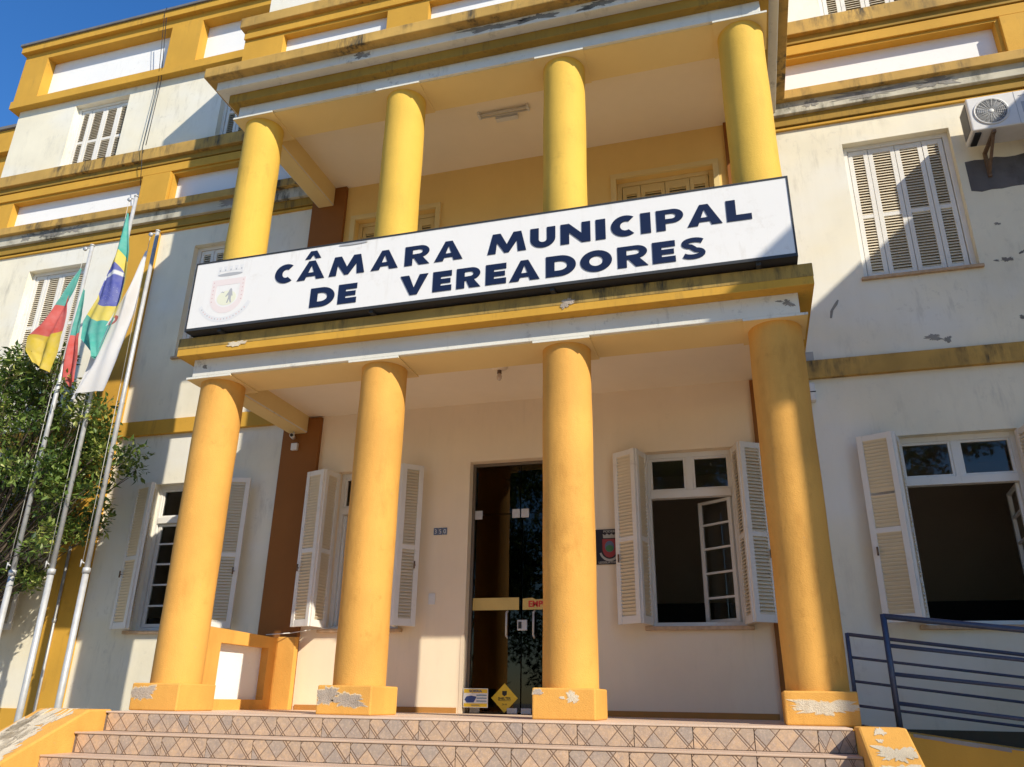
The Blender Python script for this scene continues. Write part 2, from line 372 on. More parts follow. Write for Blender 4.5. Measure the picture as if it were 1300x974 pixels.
# low side parapet on the left with a sunk panel
mb = MB(); px = -2.78
def xwall(mb, x, xb, y0, y1, z0a, z1a, z1b, hy0, hy1, hz0, hz1):
    # wall in a Y-Z plane facing +X with a sunk rectangle, sloping top
    def top(y): return z1a + (z1b-z1a)*(y-y0)/(y1-y0)
    ys = [y0, hy0, hy1, y1]
    for i in range(3):
        ya, yb_ = ys[i], ys[i+1]
        if i == 1:
            mb.quad([(x,ya,z0a),(x,yb_,z0a),(x,yb_,hz0),(x,ya,hz0)]); mb.quad([(x,ya,hz1),(x,yb_,hz1),(x,yb_,top(yb_)),(x,ya,top(ya))])
        else: mb.quad([(x,ya,z0a),(x,yb_,z0a),(x,yb_,top(yb_)),(x,ya,top(ya))])
    for (ya, yb_, za, zb) in ((hy0,hy1,hz0,hz0),(hy0,hy1,hz1,hz1)): mb.quad([(x,ya,za),(x,yb_,za),(xb,yb_,zb),(xb,ya,za)])
    for y in (hy0, hy1): mb.quad([(x,y,hz0),(xb,y,hz0),(xb,y,hz1),(x,y,hz1)])
    xo = xb-.10
    mb.quad([(x,y0,top(y0)),(x,y1,top(y1)),(xo,y1,top(y1)),(xo,y0,top(y0))])
    mb.quad([(xo,y0,z0a),(xo,y1,z0a),(xo,y1,top(y1)),(xo,y0,top(y0))])
    mb.quad([(x,y0,z0a),(xo,y0,z0a),(xo,y0,top(y0)),(x,y0,top(y0))]); mb.quad([(x,y1,z0a),(xo,y1,z0a),(xo,y1,top(y1)),(x,y1,top(y1))])
    return mb
sp = hb(xwall(mb, px, px-.09, .42, 1.93, 0, .775, .745, .84, 1.71, .10, .63), "side_parapet", COLL)
hb(MB().box(px-.12, px-.088, .80, 1.74, .06, .66), "sunk_panel", WHITE, parent=sp)

# ceilings, slabs
hb(MB().box(-2.78, 2.78, .50, 2.05, 3.42, 3.46), "porch_ceiling", CEIL)
hb(MB().box(-2.78, 2.78, .50, 2.05, 6.865, 6.90), "porch_ceiling", CEIL)
hb(MB().box(-2.9, 2.9, .1, 2.0, 3.47, 3.59), "upper_floor", paint("upper_floor_tile", (.72,.58,.42), var=.1))
def ring(o, z0, z1, name, mat, bevel=.006, inner=.50, back=YW-.001):
    m = MB()
    pts = [(-3-o, back), (-3-o, -o), (3+o, -o), (3+o, back), (3-.24, back), (3-.24, inner), (-3+.24, inner), (-3+.24, back)]
    m.prism(pts, z0, z1, plane='XY')
    return hb(m, name, mat, bevel)
# lower entablature
ring(0, 3.208, 3.402, "entablature_beam", WTRIM)
ring(.128, 3.40, 3.476, "entablature_fascia", YEL, .004)
ring(.131, 3.474, 3.60, "entablature_fascia", paint("shadow_toned_sooty_ochre", (.42,.27,.07), var=.3, soot=.9, sootlo=.47, streak=6, sootc=(.05,.045,.03)), .006)  # base tone darkened to paint in the sign's shadow, soot streaks over it
# upper entablature
ring(0, 6.572, 6.716, "entablature_beam", WTRIM)
ring(.095, 6.714, 6.843, "entablature_band", DOCH)
ring(.207, 6.841, 6.962, "entablature_band", WTRIM)
ring(.322, 6.960, 7.10, "entablature_fascia", YELD, .010, back=YW-.175)
# ochre inner linings of the beams (soffit and inner cheeks)
for zb, zt in ((3.2, 3.421), (6.562, 6.866)):
    m = MB().box(-2.98, 2.98, .035, .502, zb, zb+.02).box(-2.985, -2.77, .502, YW-.06, zb, zb+.02).box(2.77, 2.985, .502, YW-.06, zb, zb+.02)
    m.box(-2.76, 2.76, .500, .512, zb+.02, zt).box(-2.768, -2.757, .512, YW-.06, zb+.02, zt).box(2.757, 2.768, .512, YW-.06, zb+.02, zt)
    hb(m, "beam_lining", BEAMP)

# columns --------------------------------------------------------------
def blob(cx, cz, w_, h_, seed, n=34, jag=.28):
    n = n*3
    r = random.Random(seed); ph = [r.uniform(0, 6.28) for _ in range(5)]; out = []
    for i in range(n):
        t = 2*math.pi*i/n; k = 1 + jag*(.5*math.sin(2*t+ph[0])+.45*math.sin(3*t+ph[1])+.35*math.sin(5*t+ph[2])+.3*math.sin(8*t+ph[3])+.28*math.sin(13*t+ph[4])+.22*math.sin(23*t+ph[1])) + r.uniform(-jag*.30, jag*.30)
        c, s_ = math.cos(t), math.sin(t)
        sq = (abs(c)**3+abs(s_)**3)**(-1/3)
        out.append((cx+c*sq*k*w_/2, cz+s_*sq*k*h_/2))
    return out
def clampb(poly, x0, x1, z0, z1): return [(min(max(x, x0), x1), min(max(z, z0), z1)) for x, z in poly]
CX = [-2.80, -.935, .93, 2.795]; CY = .27; CR = .226
def shaft(x, z0, z1, jit):
    m = MB(); n = 56; rows = 26; r0 = random.Random(jit); k = len(m.v); ph = [r0.uniform(0, 6) for _ in range(4)]
    for j in range(rows+1):
        z = z0+(z1-z0)*j/rows
        for i in range(n):
            t = 2*math.pi*i/n
            r = CR + .0022*math.sin(3*t+ph[0]+z*1.7) + .0018*math.sin(2*z*3.1+ph[1]) + r0.uniform(-.0007, .0007)
            m.v.append((x+r*math.cos(t), CY+r*math.sin(t), z))
    for j in range(rows):
        for i in range(n):
            i2 = (i+1) % n; m.f.append((k+j*n+i, k+j*n+i2, k+(j+1)*n+i2, k+(j+1)*n+i)); m.m.append(0); m.sm.append(True)
    return m
for i, x in enumerate(CX):
    c = hb(shaft(x, .225, 3.19, i), "column", COLL)
    hb(MB().box(x-.25, x+.25, CY-.27, CY+.265, 0, .23), "plinth", COLL, .012, parent=c)
    ab = hb(MB().box(x-.265, x+.265, .006, .515, 3.186, 3.199), "abacus", BEAMP, 0, parent=c); hb(MB().box(x-.265, x+.265, -.002, .0055, 3.186, 3.2075), "abacus_face", WTRIM, parent=c)
    yf = CY-.2725
    P_ = {0: [(x-.135, .150, .25, .12, 1, PLAST)], 1: [(x-.16, .150, .19, .13, 2, PLAST), (x+.04, .115, .30, .10, 5, PLAST)],
          2: [(x-.205, .20, .07, .05, 3, PLAST), (x+.07, .165, .085, .085, 9, PLASTW), (x-.01, .16, .04, .02, 12, PLASTW)],
          3: [(x+.02, .125, .40, .10, 4, PLASTW)]}[i]
    for (bx, bz, bw, bh, sd, mt) in P_:
        poly = clampb(blob(bx, bz, bw, bh, sd), x-.249, x+.249, .05, .225)
        hb(MB().prism(poly, yf+.0012, yf+.004), "plaster_patch", RIM, parent=c)
        poly2 = clampb(blob(bx+.003, bz-.002, bw*.90, bh*.86, sd), x-.247, x+.247, .054, .221)
        hb(MB().prism(poly2, yf, yf+.0015), "bare_patch", mt, parent=c)
    u = hb(shaft(x, 3.6, 6.56, 10+i), "column", COLU)
    hb(MB().box(x-.265, x+.265, .006, .51, 6.550, 6.561), "abacus", BEAMP, 0, parent=u); hb(MB().box(x-.265, x+.265, -.002, .0055, 6.550, 6.5715), "abacus_face", WTRIM, parent=u)

# terrace parapet above the porch and the third storey behind it
pf = .05
pan = [(-2.58,-1.17), (-.64,.64), (1.17,2.58)]
hb(wallgrid(MB(), -3.14, 3.14, 7.09, 8.02, [(a, b, 7.25, 7.80) for a, b in pan], pf, pf+.18), "terrace_parapet", YEL)
for a, b in pan: hb(MB().box(a-.01, b+.01, pf+.09, pf+.13, 7.24, 7.81), "sunk_panel", WHITE)
hb(MB().box(-3.14, 3.14, pf-.03, pf-.001, 7.84, 7.93), "parapet_moulding", YEL, .004)
hb(MB().box(-3.14, -2.92, pf+.18, YW-.1, 7.09, 8.02).box(2.92, 3.14, pf+.18, YW-.1, 7.09, 8.02), "terrace_parapet", YEL)
hb(MB().prism([(-3.21,YW-.15),(-3.21,pf-.06),(3.21,pf-.06),(3.21,YW-.15),(2.9,YW-.15),(2.9,pf+.22),(-2.9,pf+.22),(-2.9,YW-.15)], 8.02, 8.18, plane='XY'), "parapet_cap", YELD, .01)
hb(MB().box(-3.0, 3.0, .3, 1.99, 6.91, 7.085), "terrace_floor", YELD)
hb(MB().box(-3.02, 3.02, .26, 1.99, 7.1, 10.76), "upper_storey", WALL)
hb(MB().box(-3.2, 3.2, -.03, 2.2, 10.76, 10.90), "roof_slab", YEL, .01)
hb(MB().box(-2.86, 2.86, .5, 2.2, 10.90, 11.3), "upper_storey", WALL)

# windows ----------------------------------------------------------------
def leaf(mbf, mbs, a, b, z0, z1, th=.032, stile=.055, mid=True, slatw=None):
    """louvred leaf standing between floor points a and b (x, y); frame goes to mbf, slats to mbs"""
    a, b = Vector((a[0], a[1], 0)), Vector((b[0], b[1], 0)); L = (b-a).length; d = (b-a)/L; nrm = Vector((d.y, -d.x, 0))
    def bx(s0, s1, za, zb, mb, n0=-th/2, n1=th/2):
        o = a + d*s0 + nrm*n0 + Vector((0,0,za)); mb.obox(o, d*(s1-s0), nrm*(n1-n0), Vector((0,0,zb-za)))
    bx(0, stile, z0, z1, mbf); bx(L-stile, L, z0, z1, mbf)
    H = z1-z0; rails = [(z0, z0+.075), (z1-.06, z1)] + ([(z0+H*.47-.025, z0+H*.47+.025)] if mid else [])
    for (za, zb) in rails: bx(stile, L-stile, za, zb, mbf, -th/2+.003, th/2-.003)
    ed = sorted(rails); spans = [(ed[i][1], ed[i+1][0]) for i in range(len(ed)-1)]
    for (za, zb) in spans:
        n_ = max(1, int((zb-za)/.0345)); st = (zb-za)/n_
        for k in range(n_):
            zc = za+st*(k+.5); jit = random.uniform(-.0015, .0015)
            if random.random() < .002: continue
            o = a + d*(stile-.003) + nrm*(th*.46) + Vector((0,0,zc-.019+jit))
            mbs.obox(o, d*(L-2*stile+.006), -nrm*th*.86 + Vector((0,0,.0335+random.uniform(-.0015,.0015))), Vector((0,0,.005)))
def closed_window(x0, x1, z0, z1, shut=SHUT, label=None, top_solid=0, slatm=SLAT):
    yf = YW+.10
    fr = MB().box(x0-.0, x0+.055, yf-.01, yf+.06, z0, z1).box(x1-.055, x1, yf-.01, yf+.06, z0, z1).box(x0+.055, x1-.055, yf-.01, yf+.06, z1-.05, z1).box(x0+.055, x1-.055, yf-.01, yf+.06, z0, z0+.03)
    wn = hb(fr, "window", shut, .003)
    if label: wn['label'] = label
    hb(MB().box(x0-.03, x1+.03, YW-.04, yf+.05, z0-.035, z0), "sill", SILL, .004, parent=wn)
    ix0, ix1 = x0+.06, x1-.06; Wd = (ix1-ix0); q = [0, .215, .5, .785, 1.0]
    sl_ = MB()
    for k in range(4):
        a, b = ix0+Wd*q[k]+.003, ix0+Wd*q[k+1]-.003
        yy = yf+.02+(0.004 if k in (1, 2) else 0)
        lf = MB()
        zt = z1-.055
        if top_solid: lf.box(a, b, yy-.012, yy+.012, zt-top_solid, zt); zt -= top_solid
        leaf(lf, sl_, (a, yy), (b, yy), z0+.035, zt, stile=.048)
        hb(lf, "shutter", shut, .002, parent=wn)
    hb(sl_, "slats", slatm, parent=wn, kind="stuff")
    hb(MB().box(x0, x1, yf+.09, yf+.11, z0, z1), "backing", BACKM, parent=wn)
    return wn
for wi in W_2: closed_window(*wi)
for wi in W_3: closed_window(*wi)
for wi in W_2P:
    closed_window(*wi, shut=SHUTC, label="cream shutters of the upper porch window", top_solid=.05, slatm=SHUTC)
    x0, x1, z0, z1 = wi
    hb(MB().box(x0-.07, x1+.07, YW-.035, YW+.005, z1, z1+.07).box(x0-.07, x0, YW-.035, YW+.005, z0, z1).box(x1, x1+.07, YW-.035, YW+.005, z0, z1), "window_surround", SHUTC, .004)

def sash(mb, gl, hinge, end, z0, z1, panes=5):
    a, b = Vector((*hinge, 0)), Vector((*end, 0)); L = (b-a).length; d = (b-a)/L; nrm = Vector((d.y, -d.x, 0)); th = .035
    def bx(s0, s1, za, zb, n0=-th/2, n1=th/2): mb.obox(a+d*s0+nrm*n0+Vector((0,0,za)), d*(s1-s0), nrm*(n1-n0), Vector((0,0,zb-za)))
    bx(0, .045, z0, z1); bx(L-.045, L, z0, z1); H = z1-z0
    for k in range(panes+1):
        zc = z0+H*k/panes; zc = min(max(zc, z0+.028), z1-.02); bx(.045, L-.045, zc-(.028 if k == 0 else .011), zc+(.02 if k == panes else .011), -th/2+.002, th/2-.002)
    o1, o2 = a+d*.04, a+d*(L-.04); gl.quad([(o1.x,o1.y,z0+.02),(o2.x,o2.y,z0+.02),(o2.x,o2.y,z1-.02),(o1.x,o1.y,z1-.02)])
def open_window(x0, x1, z0, z1, leaves, sashes, zt=2.22):
    yf = YW+.10; xm = (x0+x1)/2
    fr = MB().box(x0, x0+.05, yf, yf+.07, z0, z1).box(x1-.05, x1, yf, yf+.07, z0, z1).box(x0+.05, x1-.05, yf, yf+.07, z1-.055, z1).box(x0+.05, x1-.05, yf, yf+.07, z0, z0+.045)
    fr.box(x0+.05, x1-.05, yf-.012, yf+.07, zt-.04, zt+.04).box(xm-.035, xm+.035, yf, yf+.07, zt+.04, z1-.055)
    for (a, b) in ((x0+.05, xm-.035), (xm+.035, x1-.05)):
        fr.box(a, a+.025, yf+.01, yf+.05, zt+.04, z1-.055).box(b-.025, b, yf+.01, yf+.05, zt+.04, z1-.055).box(a+.025, b-.025, yf+.01, yf+.05, zt+.04, zt+.065).box(a+.025, b-.025, yf+.01, yf+.05, z1-.08, z1-.055)
    wn = hb(fr, "window", FRAMEW, .003)
    for (a, b) in ((x0+.05, xm-.035), (xm+.035, x1-.05)): hb(MB().quad([(a, yf+.03, zt+.05), (b, yf+.03, zt+.05), (b, yf+.03, z1-.07), (a, yf+.03, z1-.07)]), "pane", GLASS, parent=wn)
    hb(MB().box(x0-.06, x1+.06, YW-.05, yf, z0-.04, z0-.002), "sill", SILL, .005, parent=wn)
    sl_ = MB()
    for (a, b) in leaves:
        lf = MB(); leaf(lf, sl_, a, b, z0+.01, z1-.03); hb(lf, "shutter", SHUT, .003, parent=wn)
        d = (Vector(b)-Vector(a)).normalized()
    hb(sl_, "slats", SLAT, parent=wn, kind="stuff")
    # small iron latches
    for (a, b) in leaves[1::2]:
        p = Vector((*b, 0))*.90+Vector((*a, 0))*.10
        hb(MB().tube((p.x, p.y-.045, z0+.62), (p.x, p.y-.045, z0+.70), .009, 8).tube((p.x, p.y-.05, z0+.66), (p.x, p.y, z0+.66), .006, 6), "latch", RUST, parent=wn)
    for (h, e, n_) in sashes:
        sm, gl = MB(), MB(); sash(sm, gl, h, e, z0+.05, zt-.045, n_); s_ = hb(sm, "sash", FRAMEW, .002, parent=wn)
        hb(gl, "pane", GLASS, parent=wn)
    return wn
open_window(*W_G[0], [((-8.05,2),(-8.05,1.72)),((-8.05,1.72),(-8.3,1.85)),((-6.95,2),(-6.9,1.73)),((-6.9,1.73),(-6.6,1.86))], [((-7.97,2.14),(-7.52,2.14),4)])
open_window(*W_G[1], [((-4.91,1.99),(-4.79,1.80)),((-4.80,1.79),(-5.12,1.90)),((-3.95,1.99),(-3.81,1.76)),((-3.80,1.77),(-3.44,1.90))], [((-4.87,2.14),(-4.44,2.14),5)])
open_window(*W_GP[0], [((-2.27,1.99),(-2.31,1.72)),((-2.32,1.72),(-2.60,1.82)),((-1.40,1.99),(-1.33,1.71)),((-1.32,1.71),(-1.13,1.88))], [((-2.23,2.15),(-2.15,2.57),5)])
open_window(*W_GP[1], [((1.42,1.99),(1.345,1.72)),((1.34,1.71),(1.09,1.88)),((2.33,1.99),(2.405,1.73)),((2.41,1.72),(2.64,1.87))], [((2.28,2.15),(1.93,2.40),5)])
open_window(*W_G[2], [((3.95,1.99),(3.87,1.73)),((3.86,1.73),(3.55,1.86)),((5.01,1.99),(5.06,1.73)),((5.07,1.73),(5.36,1.86))], [((4.97,2.15),(5.01,2.62),5)])

# rooms behind the openings (inner faces only)
def room(x0, x1, y1, z0, z1):
    y0 = YW+.26
    m = MB().quad([(x0,y0,z0),(x1,y0,z0),(x1,y1,z0),(x0,y1,z0)]).quad([(x0,y0,z1),(x1,y0,z1),(x1,y1,z1),(x0,y1,z1)]).quad([(x0,y1,z0),(x1,y1,z0),(x1,y1,z1),(x0,y1,z1)])
    m.quad([(x0,y0,z0),(x0,y1,z0),(x0,y1,z1),(x0,y0,z1)]).quad([(x1,y0,z0),(x1,y1,z0),(x1,y1,z1),(x1,y0,z1)])
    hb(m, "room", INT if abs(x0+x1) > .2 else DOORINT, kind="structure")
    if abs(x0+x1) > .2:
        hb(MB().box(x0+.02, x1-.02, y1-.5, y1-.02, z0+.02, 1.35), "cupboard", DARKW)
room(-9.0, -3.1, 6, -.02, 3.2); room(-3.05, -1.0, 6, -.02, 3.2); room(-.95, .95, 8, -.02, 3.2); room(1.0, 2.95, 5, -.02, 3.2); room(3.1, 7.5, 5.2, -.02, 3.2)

# entrance door -----------------------------------------------------------
yd = YW+.13
door = hb(MB().box(-.60, -.565, yd-.02, yd+.04, 0, 2.70).box(.565, .60, yd-.02, yd+.04, 0, 2.70).box(-.565, .565, yd-.02, yd+.04, 2.665, 2.70), "door", plain("aluminium_frame", (.20,.16,.12), .4, .5), .002)
door['label'] = "tinted glass double door with a yellow film band"
for a, b in ((-.560, -.006), (.006, .560)):
    hb(MB().box(a, b, yd, yd+.010, .012, 2.095), "door_leaf", DGLASS, .001, parent=door)
hb(MB().box(-.560, -.030, yd, yd+.010, 2.105, 2.66).box(-.02, .560, yd, yd+.010, 2.105, 2.66), "transom_glass", DGLASS, .001, parent=door)
for x in (-.52, -.075, .03, .52): hb(MB().box(x-.045, x+.045, yd-.012, yd+.02, 2.05, 2.15), "patch_fitting", METAL, .006, parent=door)
for x in (-.50, -.09, .06, .5): hb(MB().box(x-.055, x+.055, yd-.012, yd+.02, .005, .06), "patch_fitting", METAL, .004, parent=door)
FILM = plain("yellow_film", (.60,.42,.12), .5, var=.1, bsc=5)
hb(MB().box(-.558, -.03, yd-.004, yd-.001, 1.045, 1.175), "film_band", FILM, parent=door)
hb(MB().prism([(.012,1.045),(.555,1.045),(.555,1.175),(.16,1.150),(.12,1.170),(.012,1.160)], yd-.004, yd-.001), "film_band", FILM, parent=door)
for x in (-.155, .145):
    hb(MB().path([(x, yd, 1.03), (x+.0, yd-.05, 1.01), (x, yd-.055, .78), (x, yd, .755)], .011, 10), "handle", METAL, parent=door)
hb(MB().box(-.045, .065, yd-.018, yd+.02, .83, .94), "lock", METAL, .006, parent=door)
hb(MB().box(-.03, .005, yd-.021, yd-.017, .85, .92), "lock_slot", BLACK, parent=door)
# white reveal of the door opening on the left
hb(MB().box(-.64, -.598, YW-.004, yd-.02, 0, 2.72).box(.598, .64, YW-.004, yd-.02, 0, 2.72).box(-.598, .598, YW-.004, yd-.02, 2.701, 2.74), "door_lining", PORCHW, .003, parent=door)

# wall scars --------------------------------------------------------------
def scar(pts, mat=GREYP, y=YW-.003, parent=None):
    m = MB()
    for (x, z, w_, h_, sd) in pts: m.prism(blob(x, z, w_, h_, sd, 22, .4), y, y+.006)
    return hb(m, "plaster_scar", mat, parent=parent)
def strip_scar(pts, wd, sd, mat=GREYP, y=YW-.003):
    r = random.Random(sd); m = MB()
    for (a, b) in zip(pts[:-1], pts[1:]):
        dx, dz = b[0]-a[0], b[1]-a[1]; L = math.hypot(dx, dz); nx, nz = -dz/L, dx/L; k1, k2 = wd*r.uniform(.4, 1.2), wd*r.uniform(.4, 1.2)
        m.prism([(a[0]+nx*k1, a[1]+nz*k1), (a[0]-nx*k1, a[1]-nz*k1), (b[0]-nx*k2, b[1]-nz*k2), (b[0]+nx*k2, b[1]+nz*k2)], y, y+.006)
    return hb(m, "plaster_scar", mat)
strip_scar([(3.50,4.06),(3.52,4.15),(3.57,4.22),(3.60,4.27)], .018, 3)
scar([(4.46,3.72,.14,.06,5), (4.59,3.68,.07,.055,6)])
scar([(5.30,4.53,.09,.05,7), (5.20,4.53,.04,.02,17)]); strip_scar([(5.42,4.58),(5.46,4.60),(5.5,4.63)], .012, 8); scar([(5.29,4.97,.05,.03,9)]); scar([(5.31,3.85,.05,.04,10)])
scar([(-4.93+.5,4.22,.05,.04,22)]); 
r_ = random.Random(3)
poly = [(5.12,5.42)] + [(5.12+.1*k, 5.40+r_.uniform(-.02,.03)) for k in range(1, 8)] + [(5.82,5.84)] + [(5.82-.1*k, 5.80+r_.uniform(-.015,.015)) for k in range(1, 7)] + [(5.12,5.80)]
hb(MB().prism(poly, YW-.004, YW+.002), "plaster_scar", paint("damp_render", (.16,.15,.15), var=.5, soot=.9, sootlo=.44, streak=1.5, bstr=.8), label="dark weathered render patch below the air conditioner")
# scars on the entablature fronts
hb(MB().prism(blob(-2.42,3.47,.20,.05,31,20,.3), -.1345, -.130), "plaster_scar", PLASTW)
hb(MB().prism(blob(1.02,3.49,.10,.09,32,20,.4), -.1345, -.130), "plaster_scar", PLAST)
hb(MB().prism(blob(-2.86,3.31,.05,.04,33,16,.3), -.0035, 0), "plaster_scar", GREYP)
hb(MB().prism(blob(2.91,3.31,.07,.05,34,16,.6), -.0035, 0).prism(blob(2.84,3.335,.05,.015,35,12,.4), -.0035, 0), "plaster_scar", GREYP)
for (x, w_) in ((-1.3,.16), (.25,.5), (.75,.35), (1.4,.3), (2.2,.2)):
    hb(MB().prism(blob(x,6.905,w_,.07,int(40+x*7),26,.5), -.2105, -.2065), "plaster_scar", GREYP)
for (x, w_) in ((-8.2,.2), (-7.8,.5), (-7.3,.35), (-4.4,.5), (3.62,.12), (4.3,.7), (5.0,.4)):
    hb(MB().prism(blob(x,6.89,w_,.10,int(60+x*7),26,.5), YW-.1035, YW-.099), "plaster_scar", GREYP)

# conduit and lightning cable -----------------------------------------------
hb(MB().tube((-6.0,YW-.09,-1.3), (-6.0,YW-.09,1.9), .018, 8).tube((-6.0,YW-.09,.95), (-6.0,YW-.09,1.0), .026, 8), "conduit", METAL)
hb(MB().path([(-6.37,YW-.20,11.14),(-6.37,YW-.22,11.0),(-6.30,YW-.10,9.6),(-6.22,YW-.19,8.2),(-6.18,YW-.1,7.5)], .005, 6).path([(-6.33,YW-.20,10.9),(-6.24,YW-.10,9.6),(-6.16,YW-.19,8.2)], .006, 6), "lightning_cable", BLACK)

# ------------------------------------------------------------------ steps of tiles
steps = thing("entrance_steps", "wide entrance steps faced with peach diamond patterned tiles", "steps", (0, -1.5, -1.35))
def pb(mb, name, mat, P, bevel=0, **t): return hb(mb, name, mat, bevel, parent=P, **t)
RH, TR = .152, .30
core = MB()
for k in range(1, 9): core.box(-2.9, 2.95, -.42-TR*k, -.41-TR*(k-1) if k > 1 else -.381, -1.35, -RH*k-.008)
core.box(-2.9, 2.95, -.425, -.381, -1.35, -.031)
pb(core, "step_core", plain("mortar", (.20,.15,.12), .9, bstr=.4, bsc=60, var=.2), steps)
tile_me = MB().box(-.1968, .1968, -.008, .0, -.0585, .0585).build("riser_tile", TILE); tile_me.parent = steps
first = tile_me
seams = {0: -2.475, 1: -2.470, 2: -2.62, 3: -2.5, 4: -2.7}
def place(proto, used, loc, rot=(0,0,0), scale=(1,1,1)):
    o = proto if not used[0] else proto.copy()
    if used[0]: C.objects.link(o)
    used[0] = True; o.parent = steps; o.matrix_parent_inverse = Matrix.Translation(-Vector(steps.location)); o.location = loc; o.rotation_euler = rot; o.scale = scale; return o
ur, ut = [False], [False]
tread = MB().box(-.1985, .1985, 0, .285, -.006, .0).build("tread_tile", paint("tread_tile_glaze", (.62,.45,.33), var=.2, rough=.45)); tread.parent = steps
for k in range(0, 5):
    yk = -.425-TR*k; ztop = -RH*k; x = seams[k]-.3999
    while x < 2.95:
        a, b = max(x, -2.9), min(x+.3999, 2.95)
        if b-a > .03:
            sc = (b-a)/.3999
            place(first, ur, ((a+b)/2, yk, ztop-.0165-(RH-.020)/2), scale=(sc, 1, (RH-.020)/.118))
            if k > 0: place(tread, ut, ((a+b)/2, yk+.012, ztop), scale=(sc, 1, 1))
        x += .3999
    nz = MB(); nz.box(-2.9, 2.95, yk-.014, yk+.011, ztop-.014, ztop+.001)
    if k: pb(nz, "nosing", NOSE, steps, .005)
# cheek walls
def cheek(x0, x1, name, slope, lab):
    # profile in YZ extruded along X, rounded top edges by bevel
    prof = [(-.36,-1.35),(-.36,.012),(-.62,.012),(-3.0,.012-slope*2.38),(-3.0,-1.35)]
    m = MB(); n = len(prof); k = 0
    for X in (x0, x1):
        for (y, z) in prof: m.v.append((X, y, z))
    m.f.append(tuple(range(n))); m.f.append(tuple(range(2*n-1, n-1, -1))); m.m += [0,0]; m.sm += [False,False]
    for i in range(n):
        j = (i+1) % n; m.f.append((i, j, n+j, n+i)); m.m.append(0); m.sm.append(False)
    return pb(m, name, COLL, steps, .015, label=lab)
cheek(-3.42, -2.902, "cheek_wall", .46, "left cheek wall with paint worn off its slope")
cheek(2.952, 3.235, "cheek_wall", .40, "right cheek wall with flaking top")
def cpatch(cx, cy, w_, h_, sd, slope, mat):
    m = MB(); n0 = len(m.v); pts = blob(cx, cy, w_, h_, sd, 30, .4); lo, hi = (2.967, 3.220) if cx > 0 else (-3.405, -2.917); pts = [(min(max(x, lo), hi), min(y, -.39)) for x, y in pts]
    def zt(y): return .012 + (slope*(y+.62) if y < -.62 else 0) + .003
    m.v += [(x, y, zt(y)) for x, y in pts]; m.f.append(tuple(range(len(pts)))); m.m.append(0); m.sm.append(False)
    pb(m, "plaster_patch", mat, steps)
for a in ((3.07,-.68,.05,.10,3), (3.12,-.95,.20,.17,4), (3.10,-1.15,.22,.12,6), (3.05,-.8,.03,.05,8)): cpatch(*a, .40, PLASTW)
for a in ((-3.2,-.50,.36,.14,3), (-3.30,-1.1,.2,.9,15), (-3.05,-1.35,.25,.5,16), (-3.2,-.9,.3,.3,19), (-3.08,-.72,.10,.34,4), (-3.30,-.85,.12,.5,6), (-3.15,-1.15,.2,.5,8), (-3.34,-1.5,.12,.5,9), (-3.1,-1.7,.22,.4,11)): cpatch(*a, .46, PLASTW)

